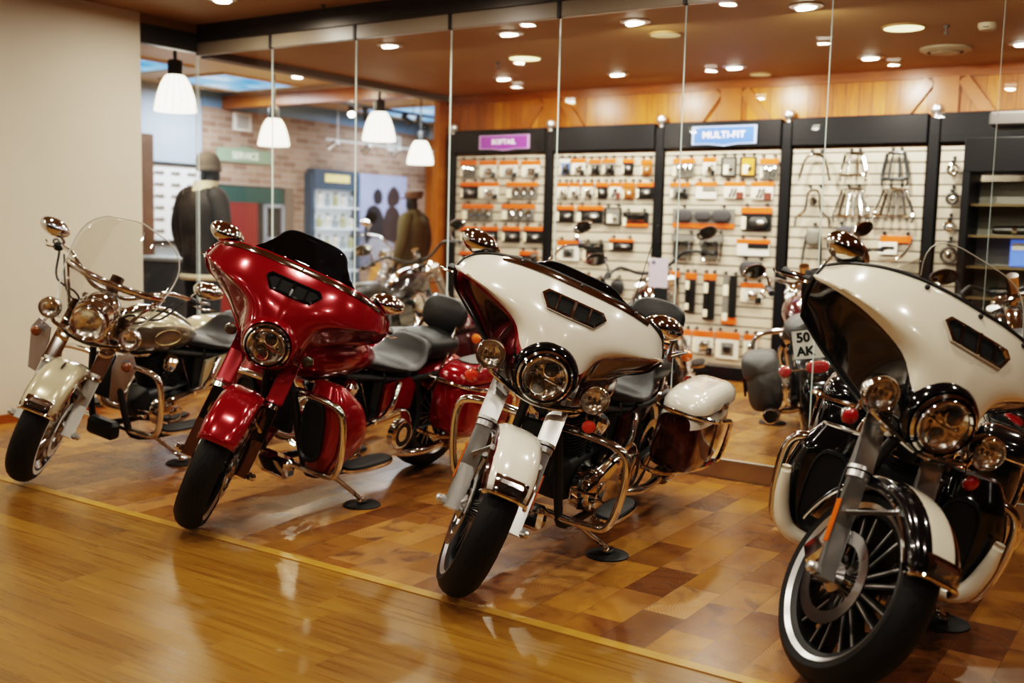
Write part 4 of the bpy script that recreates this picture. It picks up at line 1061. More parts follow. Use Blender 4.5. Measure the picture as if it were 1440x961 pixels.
    # --- saddlebags
    if g('bags') == 'hard':
        for s in (-1, 1):
            secs = [(-.50, .215, .375, .36, .60), (-.56, .20, .415, .32, .625), (-.80, .20, .43, .30, .635), (-1.05, .205, .42, .33, .625), (-1.16, .215, .395, .38, .605), (-1.185, .23, .37, .42, .58)]
            rings = []
            for (x, y0, y1, z0, z1) in secs:
                pts = superellipse((y0 + y1) / 2, (z0 + z1) / 2, (y1 - y0) / 2, (z1 - z0) / 2, 28, 5); rings.append([V(x, s * a, b2) for a, b2 in pts])
            rings = smooth_rings(rings, 3)
            def bmf(i, k):
                z = rings[i][k].z; return 0 if z < .50 else (2 if z < .525 else 1)
            bo2 = MB().loft(rings, 0, mf=bmf).build('saddlebag', [g('bag0', paint2), g('bag1', paint2), g('bag2', g('bag1', paint2))], root, 50)
            lr = []
            for (dz, f, ax_) in ((0, 1.02, 0), (.030, 1.02, 0), (.062, .93, .01), (.085, .76, .02), (.094, .45, .03)):
                cx, cy, hx, hy = -.845, .312, .355 * f, .118 * f; lr.append([V(cx + a, s * (cy + b2), .625 + dz) for a, b2 in superellipse(0, 0, hx, hy, 32, 4.2)])
            lo = MB().loft(lr).build('bag_lid', g('lid', paint), bo2, 45)
            if g('lid_pad'): MB().loft([[V(-.80 + a, s * (.312 + b2), .719 + dz) for a, b2 in superellipse(0, 0, .19 * f, .075 * f, 28, 3)] for dz, f in ((-.014, 1), (.002, 1), (.006, .9))]).build('lid_pad', mat('lid_rubber', rgb('3d3a32'), .5), lo)
            MB().box((-.86, s * .436, .632), (.10, .012, .035), 0, .005).build('latch', CHROME, lo)
            gu = MB().tube([(-.46, s * .20, .63), (-.50, s * .36, .615), (-.60, s * .455, .60), (-.80, s * .47, .575), (-.92, s * .47, .545), (-.955, s * .465, .47), (-.94, s * .455, .36), (-.90, s * .44, .335), (-.70, s * .40, .32), (-.50, s * .30, .31), (-.46, s * .18, .32)], .0125, 8, sm=4)
            gu.build('bag_guard', g('guardm', CHROME), root)
    elif g('bags') == 'leather':
        for s in (-1, 1):
            bo2 = MB().loft(rrbox((-.86, s * .30, .47), (.44, .20, .34), 'x', 26, 4)).build('saddlebag', GREYHIDE, root, 60)
            MB().loft(rrbox((-.86, s * .312, .565), (.45, .215, .17), 'x', 26, 3.5)).build('bag_flap', GREYHIDE, bo2, 60)
            for q in (-.10, .10): MB().box((-.86 + q, s * .413, .48), (.03, .012, .16), 0, .003).build('strap', LEATHER, bo2)
    if g('backrest'):
        bz = g('back_z', .985); br = MB()
        for s in (-1, 1): br.tube([(-.62, s * .16, .60), (-.72, s * .13, .74), (-.80, s * .11, .86), (-.845, s * .07, bz)], .011, 8, sm=4)
        br.tube([(-.80, -.11, .86), (-.80, .11, .86)], .009, 8)
        bo3 = br.build('sissy_bar', CHROME, root)
        Mb = Matrix.Translation((-.82, 0, bz)) @ Matrix.Rotation(R(-12), 4, 'Y')
        MB().loft([[Mb @ p for p in r_] for r_ in rrbox((0, 0, 0), (.075, .285, .20), 'x', 28, 2.7)]).build('backrest_pad', LEATHER, bo3, 60)
    if g('rack'):
        rk = MB()
        for q in range(-3, 4): rk.tube([(-.80, q * .035, .80), (-.93, q * .04, .815), (-1.06, q * .04, .80)], .006, 6, sm=3)
        rk.tube([(-.80, -.12, .80), (-.80, .12, .80), (-1.06, .13, .80), (-1.06, -.13, .80)], .008, 8, closed=True)
        for s in (-1, 1): rk.tube([(-.85, s * .11, .80), (-.80, s * .15, .66)], .008, 6)
        rk.build('luggage_rack', CHROME, root)
    if g('antenna'):
        an = MB().lathe([(.022, 0), (.018, .05), (.006, .06)], (-1.10, -.24, .70), (-.1, 0, 1), 12).tube([(-1.105, -.24, .75), (-1.25, -.24, 1.38)], [.0035, .0018], 6).lathe([(.012, 0), (.012, .05)], (-1.15, -.24, .90), (-.22, 0, 1), 8).lathe([(.0001, 0), (.006, .004), (.006, .016), (.0001, .02)], (-1.252, -.24, 1.375), (-.22, 0, 1), 8)
        an.build('antenna', RUBBER, root)
        indicator(V(-1.12, .12, .775), .030, I, root, AMBER, (1, .3, .2))
    # --- crash bars, lowers, footboards
    if g('guard', True):
        gz = g('guard_z', 0)
        for s in (-1, 1):
            gy = g('guard_x', 0)
            gb = MB().tube([(.43 + gy, s * .07, .63), (.445 + gy, s * .20, .635), (.445 + gy, s * .32, .625), (.44 + gy, s * .372, .59), (.425 + gy, s * .385, .50), (.40 + gy, s * .372, .36), (.39 + gy, s * .345, .285), (.38 + gy, s * .30, .262), (.38 + gy, s * .20, .255), (.37 + gy, s * .08, .25)], .0165, 10, sm=5)
            gb.build('engine_guard', g('guardm', CHROME), root)
    if g('lowers'):
        for s in (-1, 1):
            rings = []
            for i in range(11):
                t = i / 10; z = .262 + .425 * t
                yo = .265 + .105 * math.sin(PI * (.08 + .80 * t)); yi = .13
                xf_ = .44 + .015 * t; dx = .075 + .05 * math.sin(t * PI)
                k = min(1, .55 + 2.5 * min(t, 1 - t)) if 0 < t < 1 else .5
                rings.append([V(xf_ - dx + a, s * b2, z) for a, b2 in superellipse(0, (yo + yi) / 2, dx * k, (yo - yi) / 2 * (.75 + .25 * k), 26, 3.2)])
            rings = smooth_rings(rings, 3)
            lo2 = MB().loft(rings).build('lower_fairing', g('lowm', paint2), root, 60)
            MB().loft([[V(.462 + dx2, s * a, b2) for a, b2 in superellipse(.215, .47, .065 * f, .15 * f, 24, 3)] for dx2, f in ((-.03, 1), (.006, 1), (.008, .93), (-.004, .86), (-.005, .2))]).build('lower_vent', SATIN, lo2)
            if g('low_band'):
                MB().tube([(.475, s * .350, .52), (.470, s * .337, .42), (.468, s * .308, .335), (.465, s * .262, .298), (.46, s * .17, .290)], [.016, .026, .030, .028, .022], 12, sm=5).build('cream_band', g('low_band'), lo2)
    for s in (-1, 1):
        fo2 = MB().loft([[V(.10 + a, s * (.285 + b2), .262 + dz) for a, b2 in superellipse(0, 0, .185 * f, .062 * f, 28, 3)] for dz, f in ((-.012, .92), (0, 1), (.010, 1))])
        fo2.tube([(.14, s * .13, .235), (.12, s * .24, .25)], .013, 8).tube([(.0, s * .13, .235), (.02, s * .24, .25)], .013, 8)
        fo3 = fo2.build('footboard', CHROME, root)
        MB().loft([[V(.10 + a, s * (.285 + b2), .2725 + dz) for a, b2 in superellipse(0, 0, .172 * f, .050 * f, 28, 3)] for dz, f in ((0, 1), (.008, 1), (.010, .95))]).build('footboard_pad', RUBBER, fo3)
    # --- side stand
    kz = math.tan(R(abs(lean))); ky = g('ky', .30); kx = g('kx', .10)
    foot = V(kx, ky * math.cos(R(lean)), ky * math.sin(R(lean)) + .027)
    ks = MB().tube([(.20, .13, .20), (.19, .15, .185), foot + V(.012, -.02, .014), foot], [.016, .012, .011, .012], 10)
    ks.loft([[foot + Matrix.Rotation(R(-lean), 3, 'X').inverted() @ V(a, b2, dz) for a, b2 in superellipse(0, 0, .034, .022, 16, 2.5)] for dz in (-.008, .004)])
    ks.ball(foot.lerp(V(.19, .15, .185), .16) + V(.02, 0, .012), .011, 8)
    ks.build('kickstand', g('standm', CHROME), root)
    root.matrix_world = Matrix.Translation((pos[0], pos[1], 0)) @ Matrix.Rotation(R(yaw), 4, 'Z') @ Matrix.Rotation(R(-lean), 4, 'X')
    # rest it on the floor: lowest point of either tyre
    lo_ = 1e9; W = root.matrix_world
    for c in root.children:
        if c.name.startswith(('front_wheel', 'rear_wheel')):
            for t in c.children:
                if t.name.startswith('tire'): lo_ = min(lo_, min((W @ v.co).z for v in t.data.vertices))
    root.location.z += g('z0', 0) - lo_ + .0005
    bpy.context.view_layer.update()
    fw_ = root.matrix_world @ foot
    if g('puck', True):
        o2 = empty('kickstand_puck', (fw_.x, fw_.y, g('z0', 0)), label=g('puck_label'), cat='stand pad')
        MB().lathe([(.092, 0), (.092, .006), (.082, .012), (.0001, .013)], n=28).build('rubber_disc', RUBBER, o2)
    return root
motorcycle('touring_motorcycle', 'pearl white and maroon touring motorcycle with batwing fairing and orange turn signals', (-2.394, 3.92), -81, 12, 30, dict(
    fairing=True, under=mat('black_cherry_paint', (.016, .001, .002), .16, .1, 1.0), paint=PEARL, paint2=MAROON, band=MAROON, pin=RED, seam=20, screen_h=.04, screen_w=.25, screenm=SMOKE, tank=MAROON, tank2=MAROON, rearm=MAROON, sidem=MAROON,
    bags='hard', bag0=MAROON, bag1=PEARL, bag2=PEARL, lid=PEARL, backrest=True, back_z=.965, rack=True, antenna=True, side_reflector=True, wheel='dark', cover=STEEL,
    bay=PAINTBLACK, puck_label='black rubber stand disc beside the pearl white touring bike'))
motorcycle('touring_motorcycle', 'candy red touring motorcycle with batwing fairing and short smoked windscreen', (-3.739, 3.90), -86.5, 10, 35, dict(
    fairing=True, paint=RED, paint2=RED, band=RED, screen_h=.14, trim_w=.385, screenm=SMOKE, seam=20, passing=False, lowers=True, guard_x=.02, lowm=RED, cover=RED, slider=CHROME, fender_tip=False,
    slotm=PAINTBLACK, bags='hard', bag0=RED, bag1=RED, lid=RED, lid_pad=True, backrest=True, back_z=.90, bay=RED, edgem=RED, wheel='dark', tank=RED, signals=False, fork_signals=True,
    puck_label='black rubber stand disc beside the red touring bike'))
motorcycle('touring_motorcycle', 'black and cream touring motorcycle with clear windscreen and cream striped lower fairings', (-1.05, 3.975), -81, 14.5, 37, dict(
    fairing=True, paint=CREAM, paint2=PAINTBLACK, band=PAINTBLACK, seam=19, screen_h=.17, edge_r=.0018, screen_w=.33, guard_x=-.05, band_n=3, screenm=SCREEN, scredge=mat('screen_edge', rgb('c9c6bd'), .15), top_trim=False, lowers=True, lowm=PAINTBLACK, low_band=CREAM,
    bags='hard', bag0=PAINTBLACK, bag1=PAINTBLACK, lid=PAINTBLACK, wheel='dark', side_reflector=True, tank=PAINTBLACK, tank2=CREAM, bay=PAINTBLACK, sigm=REDLENS,
    puck_label='black rubber stand disc beside the black and cream bike'))
motorcycle('cruiser_motorcycle', 'champagne cruiser motorcycle with tall clear windscreen beside the beige wall', (-5.139, 3.91), -82, 10, 34, dict(
    paint=CHAMP, paint2=CHAMP, band=CHAMP, shield=True, nacelle=True, head=3, **{'pass': 3}, wheel='wire', white=True, rimf=.215, wf=.135, tank=CHAMP, tank2=TAUPE, tank_split=.25, tank_emblem=True, fender_badge=True,
    slider=mat('silver_slider', (.58, .55, .50), .3, .45), cover=CHROME, cov0=.30, mir=(.24, .44, 1.14), bar_h=1.05, bar_sweep=.24, bar_w=.38, rearm=CHAMP, sidem=CHAMP, bags='hard', bag0=CHAMP, bag1=CHAMP, lid=CHAMP, signals=True, sigz=.70, fen0=32, sigm=mat('smoked_amber', (.22, .07, .012), .2, 0, 1), discs=(-1, 1), caliper=SATIN,
    chrome_reg=False, puck_label='black rubber stand disc beside the champagne cruiser'))
# ------------------------------------------------------------------ parts racks behind the glass
M_SLAT = m_slat(); M_FASCIA = mat('rack_fascia', rgb('0f0d0f'), 0.5, spec=.25); M_RPOST = mat('rack_post', rgb('0b090c'), 0.5, spec=.25)
M_ORANGE = mat('orange_header_card', rgb('e2601c'), 0.5, noise=0.12, nscale=60); M_WCARD = mat('white_card', rgb('e6e0d4'), 0.55, noise=0.06, nscale=40)
M_TAG = mat('cream_price_tag', rgb('efe3c8'), 0.6); M_DKPACK = mat('black_pack', rgb('1c1b1a'), 0.3, noise=0.4, nscale=30)
M_GREYP = mat('grey_pack', rgb('77736c'), 0.4, noise=0.3, nscale=30); M_BLUEP = mat('blue_pack', rgb('6f86b4'), 0.4, noise=0.3, nscale=20)
M_BROWNP = mat('amber_pack', rgb('9a5a2a'), 0.4, noise=0.3, nscale=20); M_REDP = mat('red_brown_pack', rgb('6e3328'), 0.4, noise=0.4, nscale=25)
M_GOLDP = mat('gold_box', rgb('c58a35'), 0.45, noise=0.2, nscale=20); M_PADG = mat('charcoal_pad', rgb('3c393b'), 0.6, bump=0.3)
M_BLIST = glassy('clear_blister', (0.93, 0.93, 0.93), 0.05)
XB, DB = -6.554, 1.161
YF = YB - 0.045     # front face of the slat boards
bays = []
SIGNS = {0: ('SOFTAIL', '8d3f8f', (-5.89, 2.21, .59, .135)), 2: ('MULTI-FIT', '3f66c4', (-3.615, 2.215, .585, .155))}
WHERE = ['the bay with the purple sign', 'the bay beside the purple sign', 'the bay with the blue sign', 'the bay of chrome racks', 'the narrow bay beside the display case']
for i in range(5):
    xa, xb = XB + i * DB, XB + (i + 1) * DB
    lb = ['rack bay with the purple sign on a slatted board', 'unsigned rack bay between the purple and blue signs', 'rack bay with the blue sign on a slatted board', 'rack bay holding chrome luggage racks and backrest pads', 'rack bay partly hidden by the black display case'][i]
    o = empty('display_rack', ((xa + xb) / 2, YF, ZF), label=lb, cat='rack', group='parts rack bays'); bays.append(o)
    hw = DB / 2
    MB().box((0, .02, 1.05), (DB - .11, .04, 1.86)).build('slat_panel', M_SLAT, o, flat=True)
    MB().box((0, .00, 2.118), (DB - .095, .085, .225), 0, .006).build('header_board', M_FASCIA, o, flat=True)
    MB().box((0, .01, .06), (DB - .095, .07, .12), 0, .006).build('kick_board', M_FASCIA, o, flat=True)
    if i in SIGNS:
        tx, colr, (sx, sz, sw, sh) = SIGNS[i]; ox = sx - (xa + xb) / 2; oz = sz - ZF
        def outline(k): 
            w_, h_ = sw / 2 * k, sh / 2 * (k if k == 1 else k - .06)
            return [(-w_, h_), (-w_, -h_), (-w_ * .45, -h_), (0, -h_ * 1.22), (w_ * .45, -h_), (w_, -h_), (w_, h_)][::-1]
        sg = MB().prism(outline(1.0), (ox, -.047, oz), (1, 0, 0), (0, 0, 1), .008).build('sign', mat('sign_rim_' + tx[:4], rgb('c9a3cf' if i == 0 else 'a9bde8'), .4), o, flat=True)
        MB().prism(outline(.93), (ox, -.056, oz), (1, 0, 0), (0, 0, 1), .003).build('sign_face', mat('sign_face_' + tx[:4], rgb(colr), .4, emis=.25), sg, flat=True)
        text_mb(tx, sh * .50, Matrix.Translation((ox, -.0605, oz)) @ Matrix.Rotation(PI / 2, 4, 'X'), .0012, 0, sx=1.12, bold=.0012).build('sign_lettering', mat('sign_white', rgb('f4f1ee'), .5, emis=.3), sg, flat=True)
for i in range(6):
    x = XB + i * DB
    o = empty('rack_post', (x, YF - .01, ZF), label='black upright rack post with round knob, ' + ['at the wooden end post', 'between purple signed and unsigned bays', 'next to the blue signed bay', 'between blue signed bay and chrome racks', 'between chrome racks and narrow bay', 'behind the display case'][i], cat='rack post', group='rack posts')
    MB().box((0, .02, 1.10), (.085, .075, 2.20), 0, .006).build('post', M_RPOST, o, flat=True)
    MB().lathe([(.02, 2.20), (.02, 2.22), (.036, 2.235), (.045, 2.265), (.036, 2.295), (.0001, 2.305)], (0, .02, 0), n=16).build('knob', STEEL, o)
def pegs(bay, x, z, w, n=2):
    o = bays[bay]; lx, lz = x - o.location.x, z - ZF
    for k in range(n):
        q = lx if n == 1 else lx - w * .32 + k * w * .64
        MB().box((q, -.006, lz + .020), (.016, .012, .028)).tube([(q, -.01, lz + .018), (q, -.055, lz + .016), (q, -.060, lz + .028)], .0045, 6).build('peg_hook', SATIN, o)
WH2 = ['under the purple sign', 'of the unsigned bay', 'under the blue sign', 'of the chrome rack bay', 'of the narrow bay']
ORD = ['first', 'second', 'third', 'fourth', 'fifth', 'sixth', 'seventh', 'eighth']
ROWN = ['top', 'second', 'third', 'fourth', 'fifth', 'lowest']
def front(mb, x, z0, z1, w, y, d, mi=0, bev=.003): return mb.box((x, y, (z0 + z1) / 2), (w, d, abs(z1 - z0)), mi, bev)
def pack(bay, row, idx, x, zt, w, h, st):
    Y0 = -.022
    def mk(name, lb, cat): return empty(name, (x, YF + Y0, zt - h), label='%s, %s in %s row %s' % (lb, ORD[idx], ROWN[row], WH2[bay]), cat=cat, group='goods in ' + WHERE[bay])
    hd = h * .26; rnd = random.Random(bay * 997 + row * 71 + idx)
    if st in ('white', 'dark', 'chrome', 'red', 'grey', 'blue', 'brown', 'picture', 'sheet'):
        lbn = {'white': 'orange topped pack with white card', 'dark': 'orange topped pack with dark contents', 'chrome': 'orange topped pack of chrome parts', 'red': 'orange topped pack with reddish parts', 'grey': 'orange topped pack with grey parts',
               'blue': 'small pack with bluish contents', 'brown': 'orange topped pack with amber contents', 'picture': 'orange topped pack with pictured card', 'sheet': 'orange topped pack with white sheet'}[st]
        o = mk('parts_pack', lbn, 'parts pack'); pegs(bay, x, zt, w)
        front(MB(), 0, h - hd, h, w, 0, .010).build('header_card', M_ORANGE if st != 'blue' else M_WCARD, o, flat=True)
        back = {'white': M_WCARD, 'dark': M_DKPACK, 'chrome': M_GREYP, 'red': M_WCARD, 'grey': M_GREYP, 'blue': M_BLUEP, 'brown': M_BROWNP, 'picture': M_WCARD, 'sheet': M_WCARD}[st]
        front(MB(), 0, 0, h - hd, w * .96, .002, .008).build('backing_card', back, o, flat=True)
        if st not in ('sheet',): front(MB(), -w * .40, h * .06, h * .60, w * .15, -.006, .006).build('price_tag', M_TAG, o, flat=True)
        c = MB()
        if st == 'chrome':
            for q in range(3): c.lathe([(.0001, -.014), (w * .10, -.010), (w * .10, .006), (.0001, .010)], (-w * .16 + q * w * .25, -.016, h * (.42 + .12 * rnd.random())), (0, -1, .2), 14)
            for q in range(3): c.tube([(-w * .2 + q * w * .24, -.014, h * .12), (-w * .12 + q * w * .24, -.014, h * .30)], .010, 8)
            c.build('chrome_fittings', CHROME, o)
        elif st in ('white', 'grey', 'blue'):
            c.ball((w * .05, -.014, h * .38), (w * .22, .016, h * .20), 14).tube([(w * .30, -.012, h * .10), (w * .28, -.014, h * .62)], .012, 8).tube([(-w * .2, -.012, h * .15), (w * .15, -.012, h * .15)], .010, 8)
            c.build('fitting', CHROME if st == 'white' else DARKSTEEL, o)
            front(MB(), w * .32, 0, h * .30, w * .28, -.006, .010).build('dark_insert', M_DKPACK, o, flat=True)
        elif st in ('dark', 'brown'):
            c.loft(rrbox((w * .08, -.018, h * .34), (w * .62, .03, h * .50), 'x', 16, 3)); c.build('boxed_part', DARKSTEEL if st == 'dark' else M_BROWNP, o)
            MB().ball((w * .18, -.036, h * .36), (w * .12, .008, h * .10), 10).build('highlight_part', STEEL, o)
        elif st == 'red':
            for q in (-1, 0): c.tube([(q * w * .17 + .02, -.012, h * .62), (q * w * .17 - .01, -.012, h * .12)], .009, 8)
            c.build('lever_part', DARKSTEEL, o); front(MB(), w * .26, 0, h * .40, w * .32, -.008, .014).build('red_insert', M_REDP, o, flat=True)
        elif st == 'picture':
            front(MB(), w * .02, h * .14, h * .62, w * .52, -.004, .006).build('picture_panel', M_GREYP, o, flat=True)
            MB().loft(rrbox((w * .02, -.012, h * .38), (w * .34, .02, h * .28), 'x', 14, 2.6)).build('pictured_part', DARKSTEEL, o)
        elif st == 'sheet':
            front(MB(), w * .15, h * .45, h * .74, w * .62, -.006, .008).build('dark_strip', M_DKPACK if row == 3 else M_GREYP, o, flat=True)
    elif st in ('box', 'gold'):
        o = mk('boxed_part', 'black framed flat box' if st == 'box' else 'golden flat box with black edge', 'parts pack'); pegs(bay, x, zt, w)
        front(MB(), 0, 0, h, w, 0, .03, 0, .004).build('carton', M_DKPACK, o, flat=True)
        front(MB(), w * .05, h * .05, h * .92, w * .80, -.016, .004).build('face', M_GREYP if st == 'box' else M_GOLDP, o, flat=True)
        front(MB(), -w * .12, h * .12, h * .60, w * .34, -.019, .003).build('price_tag', M_TAG, o, flat=True)
        MB().ball((w * .16, -.022, h * .40), (w * .14, .006, h * .14), 12).build('fitting', CHROME, o)
    elif st == 'under':
        o = mk('parts_pack', 'dark pack with orange foot', 'parts pack'); pegs(bay, x, zt, w)
        front(MB(), 0, 0, h * .22, w, 0, .012).build('footer_card', M_ORANGE, o, flat=True)
        front(MB(), 0, h * .22, h, w, .001, .010).build('backing_card', M_DKPACK, o, flat=True)
        front(MB(), -w * .44, h * .05, h * .6, w * .13, -.006, .006).build('price_tag', M_TAG, o, flat=True)
        c = MB(); [c.tube([(-w * .3, -.012, h * z_), (w * .36, -.014, h * (z_ + .02))], .010, 8) for z_ in (.40, .62, .82)]; c.build('chrome_bars', CHROME, o)
    elif st == 'wide':
        o = mk('windshield_bag_pack', 'long dark three-part pack with orange foot', 'parts pack'); pegs(bay, x, zt, w)
        front(MB(), 0, 0, h * .24, w, 0, .012).build('footer_card', M_ORANGE, o, flat=True)
        front(MB(), 0, h * .24, h, w, .001, .010).build('backing_card', M_GREYP, o, flat=True)
        c = MB()
        for q, ww in ((-.30, .26), (0, .26), (.30, .30)): c.loft(rrbox((q * w, -.022, h * .62), (w * ww, .035, h * (.62 if q else .50)), 'x', 18, 3))
        c.build('pouches', M_PADG, o)
    elif st == 'tray':
        o = mk('plastic_holder', 'clear grey plastic holder', 'holder'); pegs(bay, x, zt, w)
        MB().prism([(-w * .48, h), (-w * .40, 0), (w * .40, 0), (w * .48, h)][::-1], (0, 0, 0), (1, 0, 0), (0, 0, 1), .004).build('back_sheet', glassy('grey_plastic', (.72, .72, .72), .05), o, flat=True)
        front(MB(), 0, h * .72, h * .96, w * .92, -.012, .02).build('grey_top', M_GREYP, o, flat=True)
        MB().tube([(-w * .30, -.02, h * .72), (-w * .29, -.03, h * .08), (-w * .1, -.035, .01), (w * .1, -.035, .01), (w * .29, -.03, h * .08), (w * .30, -.02, h * .72)], .010, 8, sm=3).build('clear_rim', CHROME, o)
        for q in (-.22, .18): front(MB(), w * q, h * .56, h * .76, w * .09, -.026, .014).build('clip', SATIN, o, flat=True)
    elif st in ('long', 'longup'):
        up = st == 'longup'
        o = mk('shock_absorber_pack', 'tall black pack with orange ' + ('foot' if up else 'top'), 'parts pack'); pegs(bay, x, zt, w)
        hh = min(.055, h * .2); front(MB(), 0, 0 if up else h - hh, hh if up else h, w, 0, .012).build('header_card', M_ORANGE, o, flat=True)
        front(MB(), w * .24, hh if up else 0, h if up else h - hh, w * .42, -.004, .03, 0, .006).build('tube_box', M_DKPACK, o, flat=True)
        front(MB(), -w * .24, hh if up else 0, h if up else h - hh, w * .40, .0, .014, 0, .003).build('side_card', M_GREYP if up else M_DKPACK, o, flat=True)
        front(MB(), -w * .24, h * .58, h * .80, w * .34, -.010, .006).build('price_tag', M_TAG, o, flat=True)
        front(MB(), -w * .24, h * .06, h * .22, w * .34, -.010, .006).build('price_tag', M_TAG, o, flat=True)
    elif st == 'pad':
        o = mk('backrest_pad', 'charcoal padded backrest', 'backrest pad'); pegs(bay, x, zt, w)
        MB().loft(rrbox((0, -.03, h / 2), (w, .06, h), 'x', 24, 3.0, k=12)).build('cushion', M_PADG, o, 60)
        MB().lathe([(.0001, 0), (w * .09, 0), (w * .08, .006), (.0001, .008)], (0, -.058, h * .52), (0, -1, 0), 16).build('emblem_disc', M_GREYP, o)
    elif st == 'padpost':
        o = mk('sissy_bar', 'grey pad on a chrome upright', 'sissy bar'); pegs(bay, x, zt, w, 1)
        MB().loft(rrbox((0, -.03, h * .55), (w * .85, .05, h * .72), 'x', 20, 3.4)).build('cushion', M_GREYP, o, 60)
        MB().tube([(-w * .4, -.02, h * .9), (-w * .52, -.02, .02), (-w * .7, -.02, -.22)], .012, 8, sm=3).tube([(w * .4, -.02, h * .9), (w * .5, -.02, .02), (w * .55, -.02, -.16)], .012, 8, sm=3).build('uprights', CHROME, o)
    elif st in ('arch', 'archsmall', 'rack', 'rackblack', 'rack2'):
        nm, lb = {'arch': ('sissy_bar', 'bowed chrome sissy bar'), 'archsmall': ('sissy_bar', 'chrome sissy bar with a narrow neck'), 'rack': ('luggage_rack', 'chrome luggage rack with two inner bars'), 'rackblack': ('luggage_rack', 'black luggage rack with two inner bars'), 'rack2': ('luggage_rack', 'bright chrome flared luggage rack')}[st]
        o = mk(nm, lb, nm.replace('_', ' ')); pegs(bay, x, zt + .012, w * .5)
        m = mat('rack_black', (.02, .02, .02), .3) if st == 'rackblack' else CHROME; y = -.035
        if st == 'arch': MB().tube([(-w * .5, y, 0), (-w * .40, y, h * .5), (-w * .30, y, h * .85), (-w * .12, y, h), (w * .12, y, h), (w * .30, y, h * .85), (w * .40, y, h * .5), (w * .5, y, 0)], .012, 8, sm=4).build('bow', m, o)
        elif st == 'archsmall':
            MB().tube([(-w * .5, y, 0), (-w * .48, y, h * .25), (-w * .26, y, h * .42), (-w * .20, y, h * .60), (-w * .16, y, h * .92), (0, y, h), (w * .16, y, h * .92), (w * .20, y, h * .60), (w * .26, y, h * .42), (w * .48, y, h * .25), (w * .5, y, 0)], .011, 8, sm=4).build('bow', m, o)
            MB().lathe([(.0001, 0), (w * .13, 0), (w * .12, .01), (.0001, .012)], (0, y, h * .70), (0, -1, 0), 16).build('emblem_plate', CHROME, o)
        else:
            k = 1.15 if st == 'rack2' else 1.0
            MB().tube([(-w * .26, y, h), (w * .26, y, h), (w * .34, y, h * .85), (w * .46 * k, y, h * .30), (w * .36 * k, y - .02, h * .22), (-w * .36 * k, y - .02, h * .22), (-w * .46 * k, y, h * .30), (-w * .34, y, h * .85)], .012 if st != 'rackblack' else .015, 8, closed=True, sm=3).build('outer_loop', m, o)
            bb = MB()
            for q in ((-.14, .14) if st != 'rack2' else (-.24, -.08, .08, .24)): bb.tube([(w * q * .8, y, h), (w * q * 1.15, y - .01, h * .6), (w * q * 1.4, y - .02, h * .23)], .010 if st != 'rack2' else .013, 8, sm=3)
            bb.build('inner_bars', m, o)
            for s in (-1, 1): MB().tube([(s * w * .44 * k, y, h * .30), (s * w * .47 * k, y, h * .12), (s * w * .44 * k, y, 0)], .008, 8, sm=3).build('mounting_foot', m, o)
    elif st == 'orangebox':
        o = mk('seat_trim_pack', 'wide orange box with curved chrome trim', 'parts pack'); pegs(bay, x, zt, w)
        front(MB(), 0, h * .62, h, w * .84, 0, .02).build('header_card', M_ORANGE, o, flat=True)
        front(MB(), -w * .20, h * .0, h * .66, w * .52, -.004, .02).build('label_card', M_WCARD, o, flat=True)
        front(MB(), -w * .18, h * .28, h * .44, w * .34, -.016, .006).build('pictured_part', M_DKPACK, o, flat=True)
        MB().tube([(-w * .5, -.05, -h * .2), (-w * .1, -.06, -h * .30), (w * .25, -.06, -h * .05), (w * .48, -.05, h * .7)], [.008, .020, .024, .012], 10, sm=4, flat=.6).build('chrome_trim', CHROME, o)
    elif st == 'ring':
        o = mk('clamp_ring', 'round chrome clamp on a hook', 'clamp'); pegs(bay, x, zt, w, 1)
        MB().tube([(w * .40 * math.cos(2 * PI * k / 20), -.03, h * .42 + w * .40 * math.sin(2 * PI * k / 20)) for k in range(20)], .012, 8, closed=True).build('ring', DARKSTEEL if row % 2 else CHROME, o)
        MB().box((0, -.03, h * .9), (.03, .03, h * .22), 0, .004).build('hanger', SATIN, o, flat=True)
        MB().lathe([(.0001, 0), (w * .22, 0), (w * .18, .02), (.0001, .025)], (0, -.03, h * .42), (0, -1, 0), 14).build('cap', CHROME, o)
    elif st == 'bag':
        o = mk('leather_pouch', 'dark pouch hanging', 'pouch'); pegs(bay, x, zt, w, 1)
        MB().loft(rrbox((0, -.03, h * .45), (w, .06, h * .9), 'x', 22, 2.8)).build('pouch_body', LEATHER, o, 60)
        MB().tube([(-w * .2, -.03, h * .85), (0, -.03, h * 1.02), (w * .2, -.03, h * .85)], .008, 8, sm=3).build('loop', LEATHER, o)
